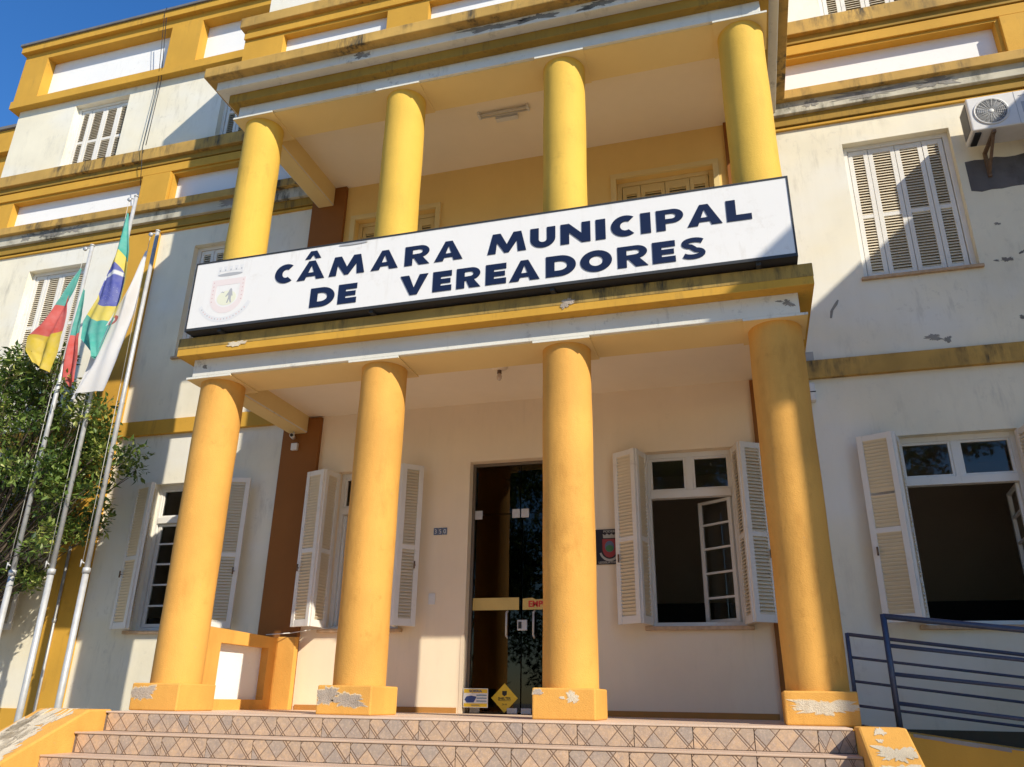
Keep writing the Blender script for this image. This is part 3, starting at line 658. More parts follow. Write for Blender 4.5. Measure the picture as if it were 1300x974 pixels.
# ------------------------------------------------------------------ letters
def arc(cx, cy, rx, ry, a0, a1, n=14): return [(cx+rx*math.cos(R(a0+(a1-a0)*i/n)), cy+ry*math.sin(R(a0+(a1-a0)*i/n))) for i in range(n+1)]
def stroke(pts, wd):
    L, Rr = [], []
    for i, p in enumerate(pts):
        a = pts[max(i-1, 0)]; b = pts[min(i+1, len(pts)-1)]; dx, dy = b[0]-a[0], b[1]-a[1]; l = math.hypot(dx, dy); nx, ny = -dy/l, dx/l
        L.append((p[0]+nx*wd/2, p[1]+ny*wd/2)); Rr.append((p[0]-nx*wd/2, p[1]-ny*wd/2))
    return L+Rr[::-1]
def glyph(ch, w_):
    """outlines (outer, holes...) in a box w_ wide and 1 high; w_ relative to height"""
    s = .375; b = .275; W_ = w_
    if ch == 'I': return [[(0,0),(W_,0),(W_,1),(0,1)]]
    if ch == 'L': return [[(0,0),(W_,0),(W_,b),(s,b),(s,1),(0,1)]]
    if ch == 'E': return [[(0,0),(W_,0),(W_,b),(s,b),(s,.385),(W_*.94,.385),(W_*.94,.615),(s,.615),(s,1-b),(W_,1-b),(W_,1),(0,1)]]
    if ch == 'A': 
        m = W_/2; t = .17; e = s*1.12
        return [[(0,0),(e,0),(e+.055*W_/1.2,.17),(W_-e-.055*W_/1.2,.17),(W_-e,0),(W_,0),(m+t,1),(m-t,1)], [(m-.135*W_/1.3,.37),(m+.135*W_/1.3,.37),(m,.76)]]
    if ch == 'V':
        m = W_/2; t = .17; e = s*1.12
        return [[(0,1),(e,1),(m,.36),(W_-e,1),(W_,1),(m+t,0),(m-t,0)]]
    if ch == 'M':
        k = W_*.13
        return [[(0,0),(s,0),(s+.05,.55),(W_*.5-.10,0),(W_*.5+.10,0),(W_-s-.05,.55),(W_-s,0),(W_,0),(W_-k,1),(W_-k-s*.95,1),(W_/2,.42),(k+s*.95,1),(k,1)]]
    if ch == 'N': return [[(0,0),(s,0),(s,.55),(W_-s,0),(W_,0),(W_,1),(W_-s,1),(W_-s,.45),(s,1),(0,1)]]
    if ch == 'H': return [[(0,0),(s,0),(s,.38),(W_-s,.38),(W_-s,0),(W_,0),(W_,1),(W_-s,1),(W_-s,.62),(s,.62),(s,1),(0,1)]]
    if ch == 'U': return [[(0,1),(s,1),(s,.42)]+arc(W_/2,.42,W_/2-s,.42-b,180,360,12)+[(W_-s,1),(W_,1),(W_,.44)]+arc(W_/2,.44,W_/2,.44,360,180,14)[1:]]
    if ch == 'O': return [arc(W_/2,.5,W_/2,.51,0,360,36)[:-1], arc(W_/2,.5,W_/2-s*1.03,.5-b*.96,0,360,30)[:-1]]
    if ch == 'D': return [[(0,0)]+arc(W_*.46,.5,W_*.54,.5,-90,90,18)+[(0,1)], [(s,b)]+arc(W_*.44,.5,W_*.56-s,.5-b,-90,90,14)+[(s,1-b)]]
    if ch == 'C': return [arc(W_*.56,.5,W_*.56,.51,52,308,26)+arc(W_*.58,.5,W_*.56-s*.98,.5-b,302,58,20)]
    if ch == 'P': return [[(0,0),(s,0),(s,.33)]+arc(W_*.60,.665,W_*.40,.335,-90,90,14)+[(0,1)], [(s,.545)]+arc(W_*.56,.665,W_*.40-s*.72,.125,-90,90,10)+[(s,.79)]]
    if ch == 'R': return [[(0,0),(s,0),(s,.36),(s+.08,.36),(W_-s*1.35,0),(W_,0),(W_*.72,.40)]+arc(W_*.60,.69,W_*.38,.31,-50,90,12)+[(0,1)], [(s,.565)]+arc(W_*.56,.69,W_*.38-s*.72,.115,-90,90,10)+[(s,.80)]]
    if ch == 'S':
        p = arc(W_*.52,.735,W_*.36,.155,25,270,14)[:-1]+[(W_*.50,.50)]+[(W_*.50+.02,.49)]+arc(W_*.47,.27,W_*.37,.16,90,-155,14)[1:]
        return [stroke(p, .215)]
def curve_mesh(name, outlines_list, mat, y, ext=.002):
    ext = .0004 if name.startswith('crest') else ext; cu = bpy.data.curves.new(name, 'CURVE'); cu.dimensions = '2D'; cu.fill_mode = 'BOTH'; cu.extrude = ext
    for outl in outlines_list:
        sp_ = cu.splines.new('POLY'); sp_.points.add(len(outl)-1); sp_.use_cyclic_u = True
        for p, q in zip(sp_.points, outl): p.co = (q[0], q[1], 0, 1)
    return cu2mesh(cu, name, mat, y)
def cu2mesh(cu, name, mat, y):
    t = bpy.data.objects.new(name, cu); C.objects.link(t)
    dg = bpy.context.evaluated_depsgraph_get(); dg.update(); me = bpy.data.meshes.new_from_object(t.evaluated_get(dg))
    C.objects.unlink(t); bpy.data.objects.remove(t); me.name = name
    me.transform(Matrix(((1,0,0,0),(0,0,-1,y),(0,1,0,0),(0,0,0,1)))); me.materials.clear(); me.materials.append(mat)
    o = bpy.data.objects.new(name, me); C.objects.link(o); return o
def adopt(o, P):
    o.parent = P; o.matrix_parent_inverse = Matrix.Translation(-world_loc(P)); return o
def text(s, x, z, size, y, mat, P, name="lettering", sx=1., bold=.0, align='CENTER'):
    cu = bpy.data.curves.new(name, 'FONT'); cu.body = s; cu.size = size; cu.align_x = align; cu.extrude = .0006; cu.offset = bold
    o = cu2mesh(cu, name, mat, 0); me = o.data; me.transform(Matrix.Diagonal((sx,1,1,1))); me.transform(Matrix.Translation((x, y, z))); return adopt(o, P)

# ------------------------------------------------------------------ the sign
SY = -.225
sign = thing("sign_board", "long white sign board lettered in navy capitals, standing on the lower porch cornice", "sign", (0, SY, 3.60))
pb(MB().box(-2.985, 3.005, SY, SY+.004, 3.655, 4.415), "face", SIGNW, sign)
fr = MB().box(-3.0, 3.02, SY+.006, SY+.15, 3.625, 4.43)
for (a, b, c_, d_) in ((-3.0,3.02,3.625,3.654), (-3.0,3.02,4.416,4.43), (-3.0,-2.986,3.654,4.416), (3.006,3.02,3.654,4.416)): fr.box(a, b, SY-.006, SY+.01, c_, d_)
pb(fr, "frame", SIGNF, sign)
for x in (-2.6, -.9, .9, 2.7): pb(MB().box(x-.02, x+.02, SY+.02, SY+.12, 3.595, 3.625), "foot", SIGNF, sign)
L1 = [('C',-2.01,-1.79),('A',-1.75,-1.44),('M',-1.39,-1.0),('A',-.93,-.64),('R',-.57,-.31),('A',-.26,.03),('M',.28,.66),('U',.70,.94),('N',.99,1.27),('I',1.32,1.41),('C',1.46,1.69),('I',1.73,1.82),('P',1.87,2.11),('A',2.14,2.44),('L',2.48,2.69)]
L2 = [('D',-1.57,-1.30),('E',-1.26,-1.06),('V',-.60,-.31),('E',-.26,-.07),('R',-.02,.22),('E',.27,.47),('A',.50,.79),('D',.85,1.13),('O',1.17,1.46),('R',1.51,1.78),('E',1.82,2.02),('S',2.06,2.29)]
for row, zb in ((L1, 4.045), (L2, 3.72)):
    for (ch, a, b) in row:
        h = .215; outs = [[(a+px_*h, zb+pz*h) for px_, pz in o_] for o_ in glyph(ch, (b-a)/h)]
        adopt(curve_mesh("letter", outs, NAVY, SY-.004, .002), sign)
adopt(curve_mesh("letter_accent", [[(-1.68,4.285),(-1.62,4.285),(-1.59,4.33),(-1.56,4.285),(-1.50,4.285),(-1.555,4.375),(-1.625,4.375)]], NAVY, SY-.004, .002), sign)
# faded coat of arms
PK = plain("faded_pink_print", (.79,.69,.65), .4); PY = plain("faded_yellow_print", (.77,.76,.58), .4); PG = plain("faded_grey_print", (.42,.42,.42), .4); PGL = plain("pale_grey_print", (.72,.71,.69), .4); PW = plain("print_white", (.80,.79,.77), .4); PR = plain("faded_red_print", (.66,.45,.42), .4)
crest = adopt(curve_mesh("crest", [[(-2.76,4.19),(-2.36,4.19),(-2.36,3.98)]+arc(-2.56,3.98,.20,.19,0,-180,18), [(-2.70,4.12),(-2.42,4.12),(-2.42,3.99)]+arc(-2.56,3.99,.14,.13,0,-180,16)], PK, SY-.0006, .0003), sign)
def cp(outl, mat, dy=.0, nm="crest_detail"): return adopt(curve_mesh(nm, outl, mat, SY-.0006-dy*.3, .0003), crest)
cp([arc(-2.56,3.965,.115,.085,0,360,24)[:-1]], PY)
cp([[(-2.535,4.06),(-2.52,4.075),(-2.505,4.06),(-2.50,4.03),(-2.49,3.985),(-2.50,3.98),(-2.505,4.0),(-2.505,3.95),(-2.495,3.905),(-2.51,3.905),(-2.525,3.95),(-2.54,3.905),(-2.555,3.905),(-2.54,3.96),(-2.54,4.0),(-2.57,3.975),(-2.575,3.985),(-2.545,4.03)]], PG, .002)
cp([[(-2.64,4.03),(-2.62,4.045),(-2.60,4.035),(-2.59,4.05),(-2.60,4.025),(-2.62,4.035)]], PG, .002)
cp([arc(-2.56,4.245,.15,.02,0,360,20)[:-1]], PG, .001)
cp([[(-2.72,4.245),(-2.71,4.30),(-2.41,4.30),(-2.40,4.245),(-2.42,4.245),(-2.44,4.285),(-2.68,4.285),(-2.70,4.245)]], PGL)
for k in range(5):
    x = -2.69+.065*k; cp([[(x-.02,4.30),(x+.02,4.30),(x+.02,4.33),(x+.026,4.345),(x-.026,4.345),(x-.02,4.33)]], PGL); cp([[(x-.006,4.29),(x+.006,4.29),(x+.006,4.31),(x-.006,4.31)]], PG, .002)
for k in range(6):
    z = 4.16-.045*k
    for x in (-2.735, -2.385): cp([[(x-.008,z-.006),(x+.008,z-.004),(x+.006,z+.006),(x-.006,z+.005)]], PR, .002)
cp([arc(-2.57,4.02,.345,.33,205,335,24)+arc(-2.57,4.03,.30,.285,335,205,24)], PGL)
for k in range(17):
    a_ = R(214+6.6*k); cx_, cz_ = -2.57+.32*math.cos(a_), 4.027+.305*math.sin(a_)
    cp([[(cx_-.006,cz_-.007),(cx_+.005,cz_-.007),(cx_+.006,cz_+.007),(cx_-.004,cz_+.006)]], PR if k % 3 else PG, .002)
pb(MB().prism([(-1.15+.16*math.cos(t*.4), 4.395+.012*math.sin(t*.4)) for t in range(16)], SY-.0075, SY-.0055), "scuff", PG, sign)

# ------------------------------------------------------------------ small things on the building
num = thing("house_number", "small blue house number tiles 350 beside the glass door", "house number", (-.93, YW-.01, 1.90))
for k, d_ in enumerate("350"):
    x = -.985+.055*k
    t_ = pb(MB().box(x-.025, x+.025, YW-.010, YW-.001, 1.865, 1.945), "digit_tile", plain("blue_enamel", (.10,.13,.20), .3), num, .003)
    text(d_, x, 1.88, .07, YW-.0112, PLWH, t_, "digit")
pl = thing("wall_plaque", "dark plaque with a red coat of arms between the third column and the open shutter", "plaque", (.98, YW-.01, 1.48))
pb(MB().box(.85, 1.11, YW-.016, YW-.001, 1.48, 1.85), "board", plain("black_board", (.018,.012,.014), .4), pl, .003)
RED = plain("crest_red", (.30,.035,.03), .5); GRN = plain("crest_green", (.05,.16,.06), .5); SIL = plain("crest_silver", (.38,.36,.30), .5); BLU = plain("crest_blue", (.10,.13,.2), .5)
def pp(outl, mat, d): return adopt(curve_mesh("emblem", outl, mat, YW-.0165-d, .001), pl)
pp([[(.925,1.745),(1.075,1.745),(1.075,1.64)]+arc(1.0,1.64,.075,.09,0,-180,14)], RED, .001)
pp([arc(1.0,1.665,.05,.06,0,360,18)[:-1]], BLU, .003); pp([arc(1.0,1.645,.042,.035,0,360,18)[:-1]], GRN, .005)
pp([[(.935,1.755),(.93,1.80),(.955,1.785),(.975,1.805),(1.0,1.785),(1.025,1.805),(1.045,1.785),(1.07,1.80),(1.065,1.755)]], SIL, .001)
pp([arc(1.0,1.64,.115,.13,200,340,16)+arc(1.0,1.64,.095,.105,340,200,16)], SIL, .002)
text("PODER", 1.0, 1.815, .032, YW-.0175, SIL, pl, sx=1.25, bold=.0008); text("LEGISLATIVO", .98, 1.49, .030, YW-.0175, SIL, pl, sx=1.15, bold=.0008)
tag(hb(MB().box(-1.03,-.955,YW-.012,YW-.001,1.10,1.22).box(-1.012,-.973,YW-.016,YW-.011,1.125,1.195), "light_switch", PLWH, .003), "pale blank switch plate below the house number", "switch").parent = None
# stickers on the door glass
yst = yd-.0035
st = thing("warning_sticker", "rectangular yellow and blue notice sticker low on the left door leaf", "sticker", (-.44, yst, .06))
YS = plain("sticker_yellow", (.72,.48,.03), .4); BS = plain("sticker_blue", (.03,.06,.2), .4)
pb(MB().box(-.585,-.315,YW+.0-.004,YW-.001+.0,.06,.245), "sheet", PLWH, st)
ys = YW-.005
pb(MB().box(-.578,-.322,ys,ys+.002,.20,.238).box(-.578,-.322,ys,ys+.002,.066,.10), "yellow_band", YS, st)
pb(MB().prism([(-.57,.135),(-.545,.105),(-.47,.108),(-.45,.14),(-.44,.165),(-.50,.175),(-.55,.165)], ys, ys+.002), "camera_picture", BS, st)
for k in range(3): pb(MB().box(-.44,-.328,ys,ys+.002,.115+.028*k,.129+.028*k), "text_line", plain("sticker_grey", (.22,.3,.36), .4), st)
text("SORRIA", -.45, .207, .034, ys-.001, BS, st, sx=1.2, bold=.0008); text("FILMADO", -.45, .074, .018, ys-.001, BS, st, sx=1.2)
ds = thing("diamond_sticker", "diamond shaped yellow alarm sticker low on the glass door", "sticker", (-.175, yd, .01))
pb(MB().prism([(-.175,.012),(-.03,.155),(-.175,.30),(-.32,.155)], yst, yst+.0015), "sheet", YS, ds)
adopt(curve_mesh("shield", [[(-.20,.225),(-.15,.225),(-.15,.19),(-.175,.172),(-.20,.19)]], BLACK, yst-.001, .0006), ds)
text("SHELTER", -.175, .140, .034, yst-.001, BLACK, ds, sx=1.05, bold=.0009); pb(MB().box(-.24,-.11,yst-.001,yst,.128,.132), "rule", BLACK, ds)
text("24 H", -.175, .085, .028, yst-.001, BLACK, ds)
text("EMPURRE", .075, 1.075, .088, yd-.0055, plain("red_vinyl", (.55,.03,.02), .4), door, "push_lettering", sx=1.0, bold=.003, align='LEFT')
# lamps
lt = thing("fluorescent_fitting", "bare twin fluorescent lamp fitting on the upper porch ceiling", "ceiling light", (0, 1.06, 6.865))
pb(MB().box(-.12,.16,1.10,1.17,6.81,6.864), "ballast", PLWH, lt, .006)
for y in (1.0, 1.06):
    pb(MB().tube((-.30,y,6.83),(.31,y-.0,6.83), .012, 10), "tube_lamp", plain("lamp_glass", (.55,.52,.45), .3), lt)
pb(MB().box(-.32,-.29,.98,1.08,6.82,6.864).box(.30,.33,.98,1.08,6.82,6.864).box(-.29,.30,1.015,1.045,6.845,6.864), "holder", PLWH, lt, .003)
bl = thing("bulb_holder", "round ceiling rose with a bare bulb on the lower porch ceiling", "ceiling light", (.04, 1.0, 3.42))
pb(MB().lathe((.04,1.0,3.42), [(.0,0),(.085,0),(.085,-.012),(.055,-.03),(.028,-.035),(.0,-.035)], 24), "ceiling_rose", CEIL, bl)
pb(MB().lathe((.04,1.0,3.385), [(.022,0),(.024,-.04),(.0,-.04)], 16), "socket", RUST, bl)
pb(MB().lathe((.04,1.0,3.345), [(.018,0),(.028,-.03),(.026,-.055),(.014,-.072),(0,-.075)], 16), "bulb", plain("bulb_glass", (.6,.5,.4), .25), bl)
sc_ = thing("security_camera", "small security camera under the left end of the lower porch beam", "camera", (-2.89, 1.86, 3.2))
pb(MB().tube((-2.89,1.86,3.199),(-2.89,1.86,3.16),.012,8).tube((-2.93,1.92,3.15),(-2.87,1.78,3.13),.028,12), "camera_body", PLWH, sc_)
pb(MB().tube((-2.868,1.776,3.129),(-2.864,1.768,3.128),.020,12), "lens", BLACK, sc_)
tag(MB().box(-2.94,-2.855,YW-.10,YW-.056,2.98,3.07).build("junction_box", PLWH, None, .006), "white junction box on the brown pilaster below the porch beam", "junction box")
sr = thing("alarm_siren", "small white alarm box under the ochre band right of the porch", "alarm", (3.2, 1.95, 3.1))
pb(MB().box(3.12,3.235,YW-.09,YW-.001,3.10,3.30), "casing", PLWH, sr, .01); pb(MB().box(3.125,3.238,YW-.093,YW-.09,3.19,3.20), "slot", BLACK, sr)
hb(MB().box(3.13,3.27,YW-.012,YW-.001,3.567,3.68), "cement_patch", plain("raw_cement", (.42,.41,.38), .9, var=.15, bsc=10), label="bare cement patch above the ochre band")
tag(MB().path([(-2.83,1.70,.77),(-2.6,1.85,.80),(-2.4,1.93,.84),(-2.2,1.965,.86),(-1.9,1.975,.83)], .005, 6).build("loose_cable", PLWH), "thin loose pale cable from the side parapet to the left porch window", "cable")

# air conditioner
ac = thing("air_conditioner", "white outdoor air conditioning unit on rusty brackets high on the right wing", "air conditioner", (5.5, 1.75, 5.85))
ax0, ax1, ay0, ay1, az0, az1 = 5.13, 5.93, 1.58, 1.88, 5.90, 6.33
pb(MB().box(ax0, ax1, ay0, ay1, az0, az1), "casing", ACW, ac, .014)
fcx, fcz, fr_ = 5.345, 6.115, .172
pb(MB().lathe((fcx, ay0-.001, fcz), [(fr_,.0),(fr_,-.008),(fr_-.012,-.012),(fr_-.02,-.004),(fr_-.02,.0)], 40, 'Y'), "fan_ring", ACW, ac)
pb(MB().lathe((fcx, ay0-.002, fcz), [(0,0),(fr_-.02,0)], 40, 'Y'), "fan_opening", ACD, ac)
gr = MB()
for k in range(1, 9): rr = .018*k+.006; gr.path([(fcx+rr*math.cos(t*.2618), ay0-.009, fcz+rr*math.sin(t*.2618)) for t in range(25)], .0022, 4)
for k in range(18):
    t = k*math.pi/9; gr.tube((fcx+.02*math.cos(t), ay0-.009, fcz+.02*math.sin(t)), (fcx+(fr_-.015)*math.cos(t), ay0-.009, fcz+(fr_-.015)*math.sin(t)), .0022, 4)
gr.lathe((fcx, ay0-.012, fcz), [(0,0),(.028,0),(.03,.006)], 20, 'Y')
pb(gr, "fan_grille", plain("grille_wire", (.5,.5,.48), .5), ac)
bl_ = MB()
for k in range(3):
    t = R(20+120*k); bl_.quad([(fcx+.03*math.cos(t), ay0-.004, fcz+.03*math.sin(t)), (fcx+.145*math.cos(t+.15), ay0-.0045, fcz+.145*math.sin(t+.15)), (fcx+.14*math.cos(t+.75), ay0-.004, fcz+.14*math.sin(t+.75)), (fcx+.03*math.cos(t+1.1), ay0-.0035, fcz+.03*math.sin(t+1.1))])
pb(bl_, "fan_blades", plain("blade_grey", (.3,.3,.3), .5), ac)
pb(MB().box(ax0+.46, ax0+.464, ay0-.003, ay0, az0+.01, az1-.01).box(ax0+.50, ax0+.72, ay0-.003, ay0, az1-.07, az1-.064).box(ax0+.51, ax0+.75, ay0-.002, ay0-.0005, az0+.14, az0+.28), "panel_seam", plain("seam_grey", (.36,.37,.38), .5), ac)
pb(MB().box(ax0-.006, ax0+.0, ay0+.05, ay1-.04, az0+.05, az1-.04), "side_coil", ACD, ac)
for x in (ax0+.20, ax0+.68):
    m = MB().box(x-.018, x+.018, ay0+.0, YW-.002, az0-.05, az0-.02).box(x-.018, x+.018, YW-.03, YW-.002, az0-.34, az0-.05)
    m.obox((x-.012, ay0+.03, az0-.055), (.024,0,0), (0,.36,-.25), (0,.02,.028)); pb(m, "bracket", RUST, ac)
pb(MB().box(ax0+.03, ax0+.09, ay0+.04, ay1-.04, az0-.02, az0).box(ax1-.09, ax1-.03, ay0+.04, ay1-.04, az0-.02, az0), "foot", BLACK, ac)
pb(MB().path([(ax1-.05,ay1,6.0),(ax1-.02,1.93,5.9),(ax1,1.95,5.6)], .015, 8), "pipe", BLACK, ac)

# ------------------------------------------------------------------ ramp and railings on the right
rp = MB(); rx0, rx1 = 3.237, 8.3
def rz(x): return -.03-.125*(x-3.33)
rp.v += [(rx0,.25,-1.35),(rx1,.25,-1.35),(rx1,.25,rz(rx1)),(rx0,.25,rz(rx0)),(rx0,1.90,-1.35),(rx1,1.90,-1.35),(rx1,1.90,rz(rx1)),(rx0,1.90,rz(rx0))]
for q in ((0,3,2,1),(4,5,6,7),(0,1,5,4),(1,2,6,5),(2,3,7,6),(3,0,4,7)): rp.f.append(q); rp.m.append(0); rp.sm.append(False)
ramp_o = rp.build("ramp", paint("ramp_ochre_paint", (.58,.33,.05), var=.15, soot=.4, sootlo=.56), None, .01)
ramp_o['kind'] = 'structure'
ro = MB()
r_ = random.Random(5)
for k in range(24): 
    x = 3.4+.2*k; h_ = r_.uniform(.008,.03); ro.prism([(x,rz(x)-.002-h_),(x+.2,rz(x+.2)-.002-h_*r_.uniform(.5,1.2)),(x+.2,rz(x+.2)-.002),(x,rz(x)-.002)], .246, .252)
rc = ro.build("ramp_edge", GREYP, ramp_o)
def railing(name, label, y, posts, rails, thick, top=None):
    t = thing(name, label, "railing", (posts[0][0], y, posts[0][1]), "blue railings of the ramp")
    for (x, z0, z1) in posts: pb(MB().tube((x,y,z0),(x,y,z1), thick, 14).lathe((x,y,z0), [(0,0),(.045,0),(.045,.008),(0,.008)], 14), "post", RAILB, t)
    for (xa, za, xb, zb, r) in rails: pb(MB().tube((xa,y,za),(xb,y,zb), r, 12), "rail", RAILB, t)
    return t
def zr(za, xa, zb, xb, x): return za+(zb-za)*(x-xa)/(xb-xa)
nr = [(.77,.67,.022), (.56,.46,.015), (.36,.27,.015), (.16,.06,.015)]
railing("ramp_railing", "near navy blue steel railing with thick handrail at the head of the ramp", .35, [(3.335,-.03,.785),(5.0,rz(5.0),.60),(6.7,rz(6.7),.40)], [(3.335,a,6.9,zr(a,3.33,b,4.2,6.9),r) for a,b,r in nr], .022)
fr2 = [(.735,.565,.016), (.54,.38,.012), (.34,.18,.012), (.14,-.01,.012)]
railing("ramp_railing", "farther navy blue railing with four thin rails against the right wing wall", 1.60, [(3.19,-.02,.745),(4.9,rz(4.9),.50),(6.7,rz(6.7),.23)], [(3.19,a,6.9,zr(a,3.19,b,4.53,6.9),r) for a,b,r in fr2], .018)

# ------------------------------------------------------------------ flagpoles and flags
def flagpole(x, y, top, kind):
    t = thing("flagpole", kind, "flagpole", (x, y, -1.35), "metal flagpoles left of the porch")
    pb(MB().tube((x,y,-1.35),(x,y,1.45), .036, 16, .034).tube((x,y,1.45),(x,y,top), .029, 16, .024), "pole", METAL, t)
    pb(MB().lathe((x,y,1.42), [(.034,-.03),(.043,-.03),(.043,.03),(.029,.035)], 16).tube((x-.03,y-.02,1.5),(x-.06,y-.04,1.52),.008,6).tube((x-.06,y-.04,1.46),(x-.06,y-.04,1.54),.008,6), "collar", METAL, t)
    pb(MB().lathe((x,y,top), [(.024,0),(.03,.0),(.03,.02),(.0,.03)], 16).tube((x,y,top-.03),(x-.07,y-.03,top-.03),.009,8).lathe((x-.075,y-.032,top-.05), [(0,-.012),(.028,-.012),(.028,.012),(0,.012)], 12, 'Y'), "pulley", METAL, t)
    pb(MB().path([(x-.075,y-.034,top-.07),(x-.050,y-.030,(top+1.5)/2),(x-.05,y-.03,1.5)], .0035, 5), "halyard", plain("rope", (.5,.48,.42), .9), t)
PX = [(-5.84,5.82), (-5.28,6.52), (-4.79,5.88)]
labs = ["left flagpole carrying the green red and yellow flag", "middle and tallest flagpole carrying the green flag with the blue disc", "right flagpole nearest the porch carrying the white flag"]
for (x, tp), l in zip(PX, labs): flagpole(x, 1.0, tp, l)

def flag(name, label, left, right, mat, folds, depth, seed, y0=.95, nu=40, nv=110, curl=None):
    """cloth hanging between two polylines of (x, z), sampled by height, folded in depth"""
    def samp(pl_, t):
        d = [0]
        for a, b in zip(pl_[:-1], pl_[1:]): d.append(d[-1]+math.hypot(b[0]-a[0], b[1]-a[1]))
        t *= d[-1]
        for i in range(len(d)-1):
            if t <= d[i+1] or i == len(d)-2:
                k = (t-d[i])/max(1e-6, d[i+1]-d[i]); a, b = pl_[i], pl_[i+1]; return (a[0]+(b[0]-a[0])*k, a[1]+(b[1]-a[1])*k)
    m = MB(); rr = random.Random(seed); ph = rr.uniform(0, 6); uv = []
    for j in range(nv+1):
        t = j/nv; L_, R_ = samp(left, t), samp(right, t)
        for i in range(nu+1):
            s = i/nu; x = L_[0]+(R_[0]-L_[0])*s; z = L_[1]+(R_[1]-L_[1])*s
            wv = math.sin(s*math.pi*folds+ph+t*2.0)*.7+math.sin(s*math.pi*folds*1.9+ph*2-t*3.1)*.3+.35*math.sin(t*9+s*5+ph)
            amp = depth*(min(1, t*2.5+.12))
            m.v.append((x+.008*math.sin(9*s+7*t), y0-amp*(wv+1)-.02, z+.01*math.sin(s*folds*3+ph))); uv.append((s, 1-t))
    for j in range(nv):
        for i in range(nu):
            a = j*(nu+1)+i; m.f.append((a, a+nu+1, a+nu+2, a+1)); m.m.append(0); m.sm.append(True)
    o = m.build(name, mat, recalc=False); ul = o.data.uv_layers.new(name="UVMap")
    for l in o.data.loops: ul.data[l.index].uv = uv[l.vertex_index]
    return tag(o, label, "flag", "flags hanging on the poles")
def clothmat(name, fn):
    m = bpy.data.materials.new(name); m.use_nodes = True; n = m.node_tree; p = n.nodes["Principled BSDF"]; out = n.nodes["Material Output"]
    tc = nd(n, "ShaderNodeTexCoord"); sx = nd(n, "ShaderNodeSeparateXYZ"); n.links.new(tc.outputs['UV'], sx.inputs[0])
    c = fn(n, sx.outputs[0], sx.outputs[1]); 
    wv = noise(n, tc.outputs['Object'], 9, 3); c = mix(n, ramp(n, wv, .3, .7, 0, .12), c, (.9,.9,.9))
    n.links.new(c, p.inputs['Base Color']); p.inputs['Roughness'].default_value = .8
    tl = nd(n, "ShaderNodeBsdfTranslucent"); n.links.new(c, tl.inputs[0]); mx = nd(n, "ShaderNodeMixShader"); mx.inputs[0].default_value = .28
    n.links.new(p.outputs[0], mx.inputs[1]); n.links.new(tl.outputs[0], mx.inputs[2]); n.links.new(mx.outputs[0], out.inputs[0]); return m
def step_(n, v, th): return ramp(n, v, th-.004, th+.004)
def f_rs(n, u, v):
    t = math_(n, 'ADD', v, math_(n, 'MULTIPLY', u, -.10))
    c = mix(n, step_(n, t, .28), (.72,.52,.03), (.66,.10,.08)); return mix(n, step_(n, t, .60), c, (.09,.42,.36))
def f_rs2(n, u, v):
    return mix(n, step_(n, v, .52), (.62,.08,.06), (.08,.38,.32))
def f_br(n, u, v):
    t = math_(n, 'ADD', v, math_(n, 'MULTIPLY', u, .12)); t = math_(n, 'SUBTRACT', t, .06)
    G, Y_, B_, Wt = (.07,.42,.34), (.76,.62,.10), (.09,.11,.42), (.72,.74,.76)
    dv = math_(n, 'ABSOLUTE', math_(n, 'SUBTRACT', t, .49)); du = math_(n, 'ABSOLUTE', math_(n, 'SUBTRACT', u, .42))
    dm = math_(n, 'ADD', math_(n, 'DIVIDE', dv, .235), math_(n, 'MULTIPLY', du, .30)); c = mix(n, step_(n, dm, 1.0), Y_, G)
    r2 = math_(n, 'ADD', math_(n, 'POWER', math_(n, 'DIVIDE', dv, .14), 2), math_(n, 'POWER', math_(n, 'DIVIDE', du, .50), 2))
    inner = math_(n, 'SUBTRACT', 1, step_(n, r2, 1.0)); 
    bt = math_(n, 'ABSOLUTE', math_(n, 'SUBTRACT', math_(n, 'ADD', t, math_(n, 'MULTIPLY', u, -.10)), .515)); band = math_(n, 'SUBTRACT', 1, step_(n, bt, .013))
    vo = nd(n, "ShaderNodeTexVoronoi"); cb = nd(n, "ShaderNodeCombineXYZ"); n.links.new(math_(n, 'MULTIPLY', u, 5), cb.inputs[0]); n.links.new(math_(n, 'MULTIPLY', v, 18), cb.inputs[1]); n.links.new(cb.outputs[0], vo.inputs[0])
    star = math_(n, 'MULTIPLY', math_(n, 'SUBTRACT', 1, step_(n, vo.outputs[0], .13)), math_(n, 'SUBTRACT', 1, step_(n, t, .49)))
    bc = mix(n, math_(n, 'MAXIMUM', band, star), B_, Wt); return mix(n, inner, c, bc)
def f_wh(n, u, v):
    a = math_(n, 'SUBTRACT', u, .25); b = math_(n, 'SUBTRACT', v, .50)
    r = math_(n, 'SQRT', math_(n, 'ADD', math_(n, 'MULTIPLY', a, a), math_(n, 'MULTIPLY', math_(n, 'MULTIPLY', b, b), 40)))
    k = math_(n, 'MULTIPLY', math_(n, 'SUBTRACT', 1, step_(n, r, .22)), step_(n, r, .12))
    return mix(n, k, (.74,.73,.72), (.45,.10,.10))
sf = flag("state_flag", "green red and yellow flag hanging in a curl from the left pole",
     [(-5.86,5.42),(-6.00,4.97),(-6.20,4.60),(-6.36,4.44),(-6.36,4.25),(-6.24,4.08)], [(-5.85,5.42),(-5.83,5.0),(-5.82,4.7),(-5.86,4.40),(-5.84,4.15),(-5.90,3.90)], clothmat("state_flag_cloth", f_rs), 2.2, .055, 1)
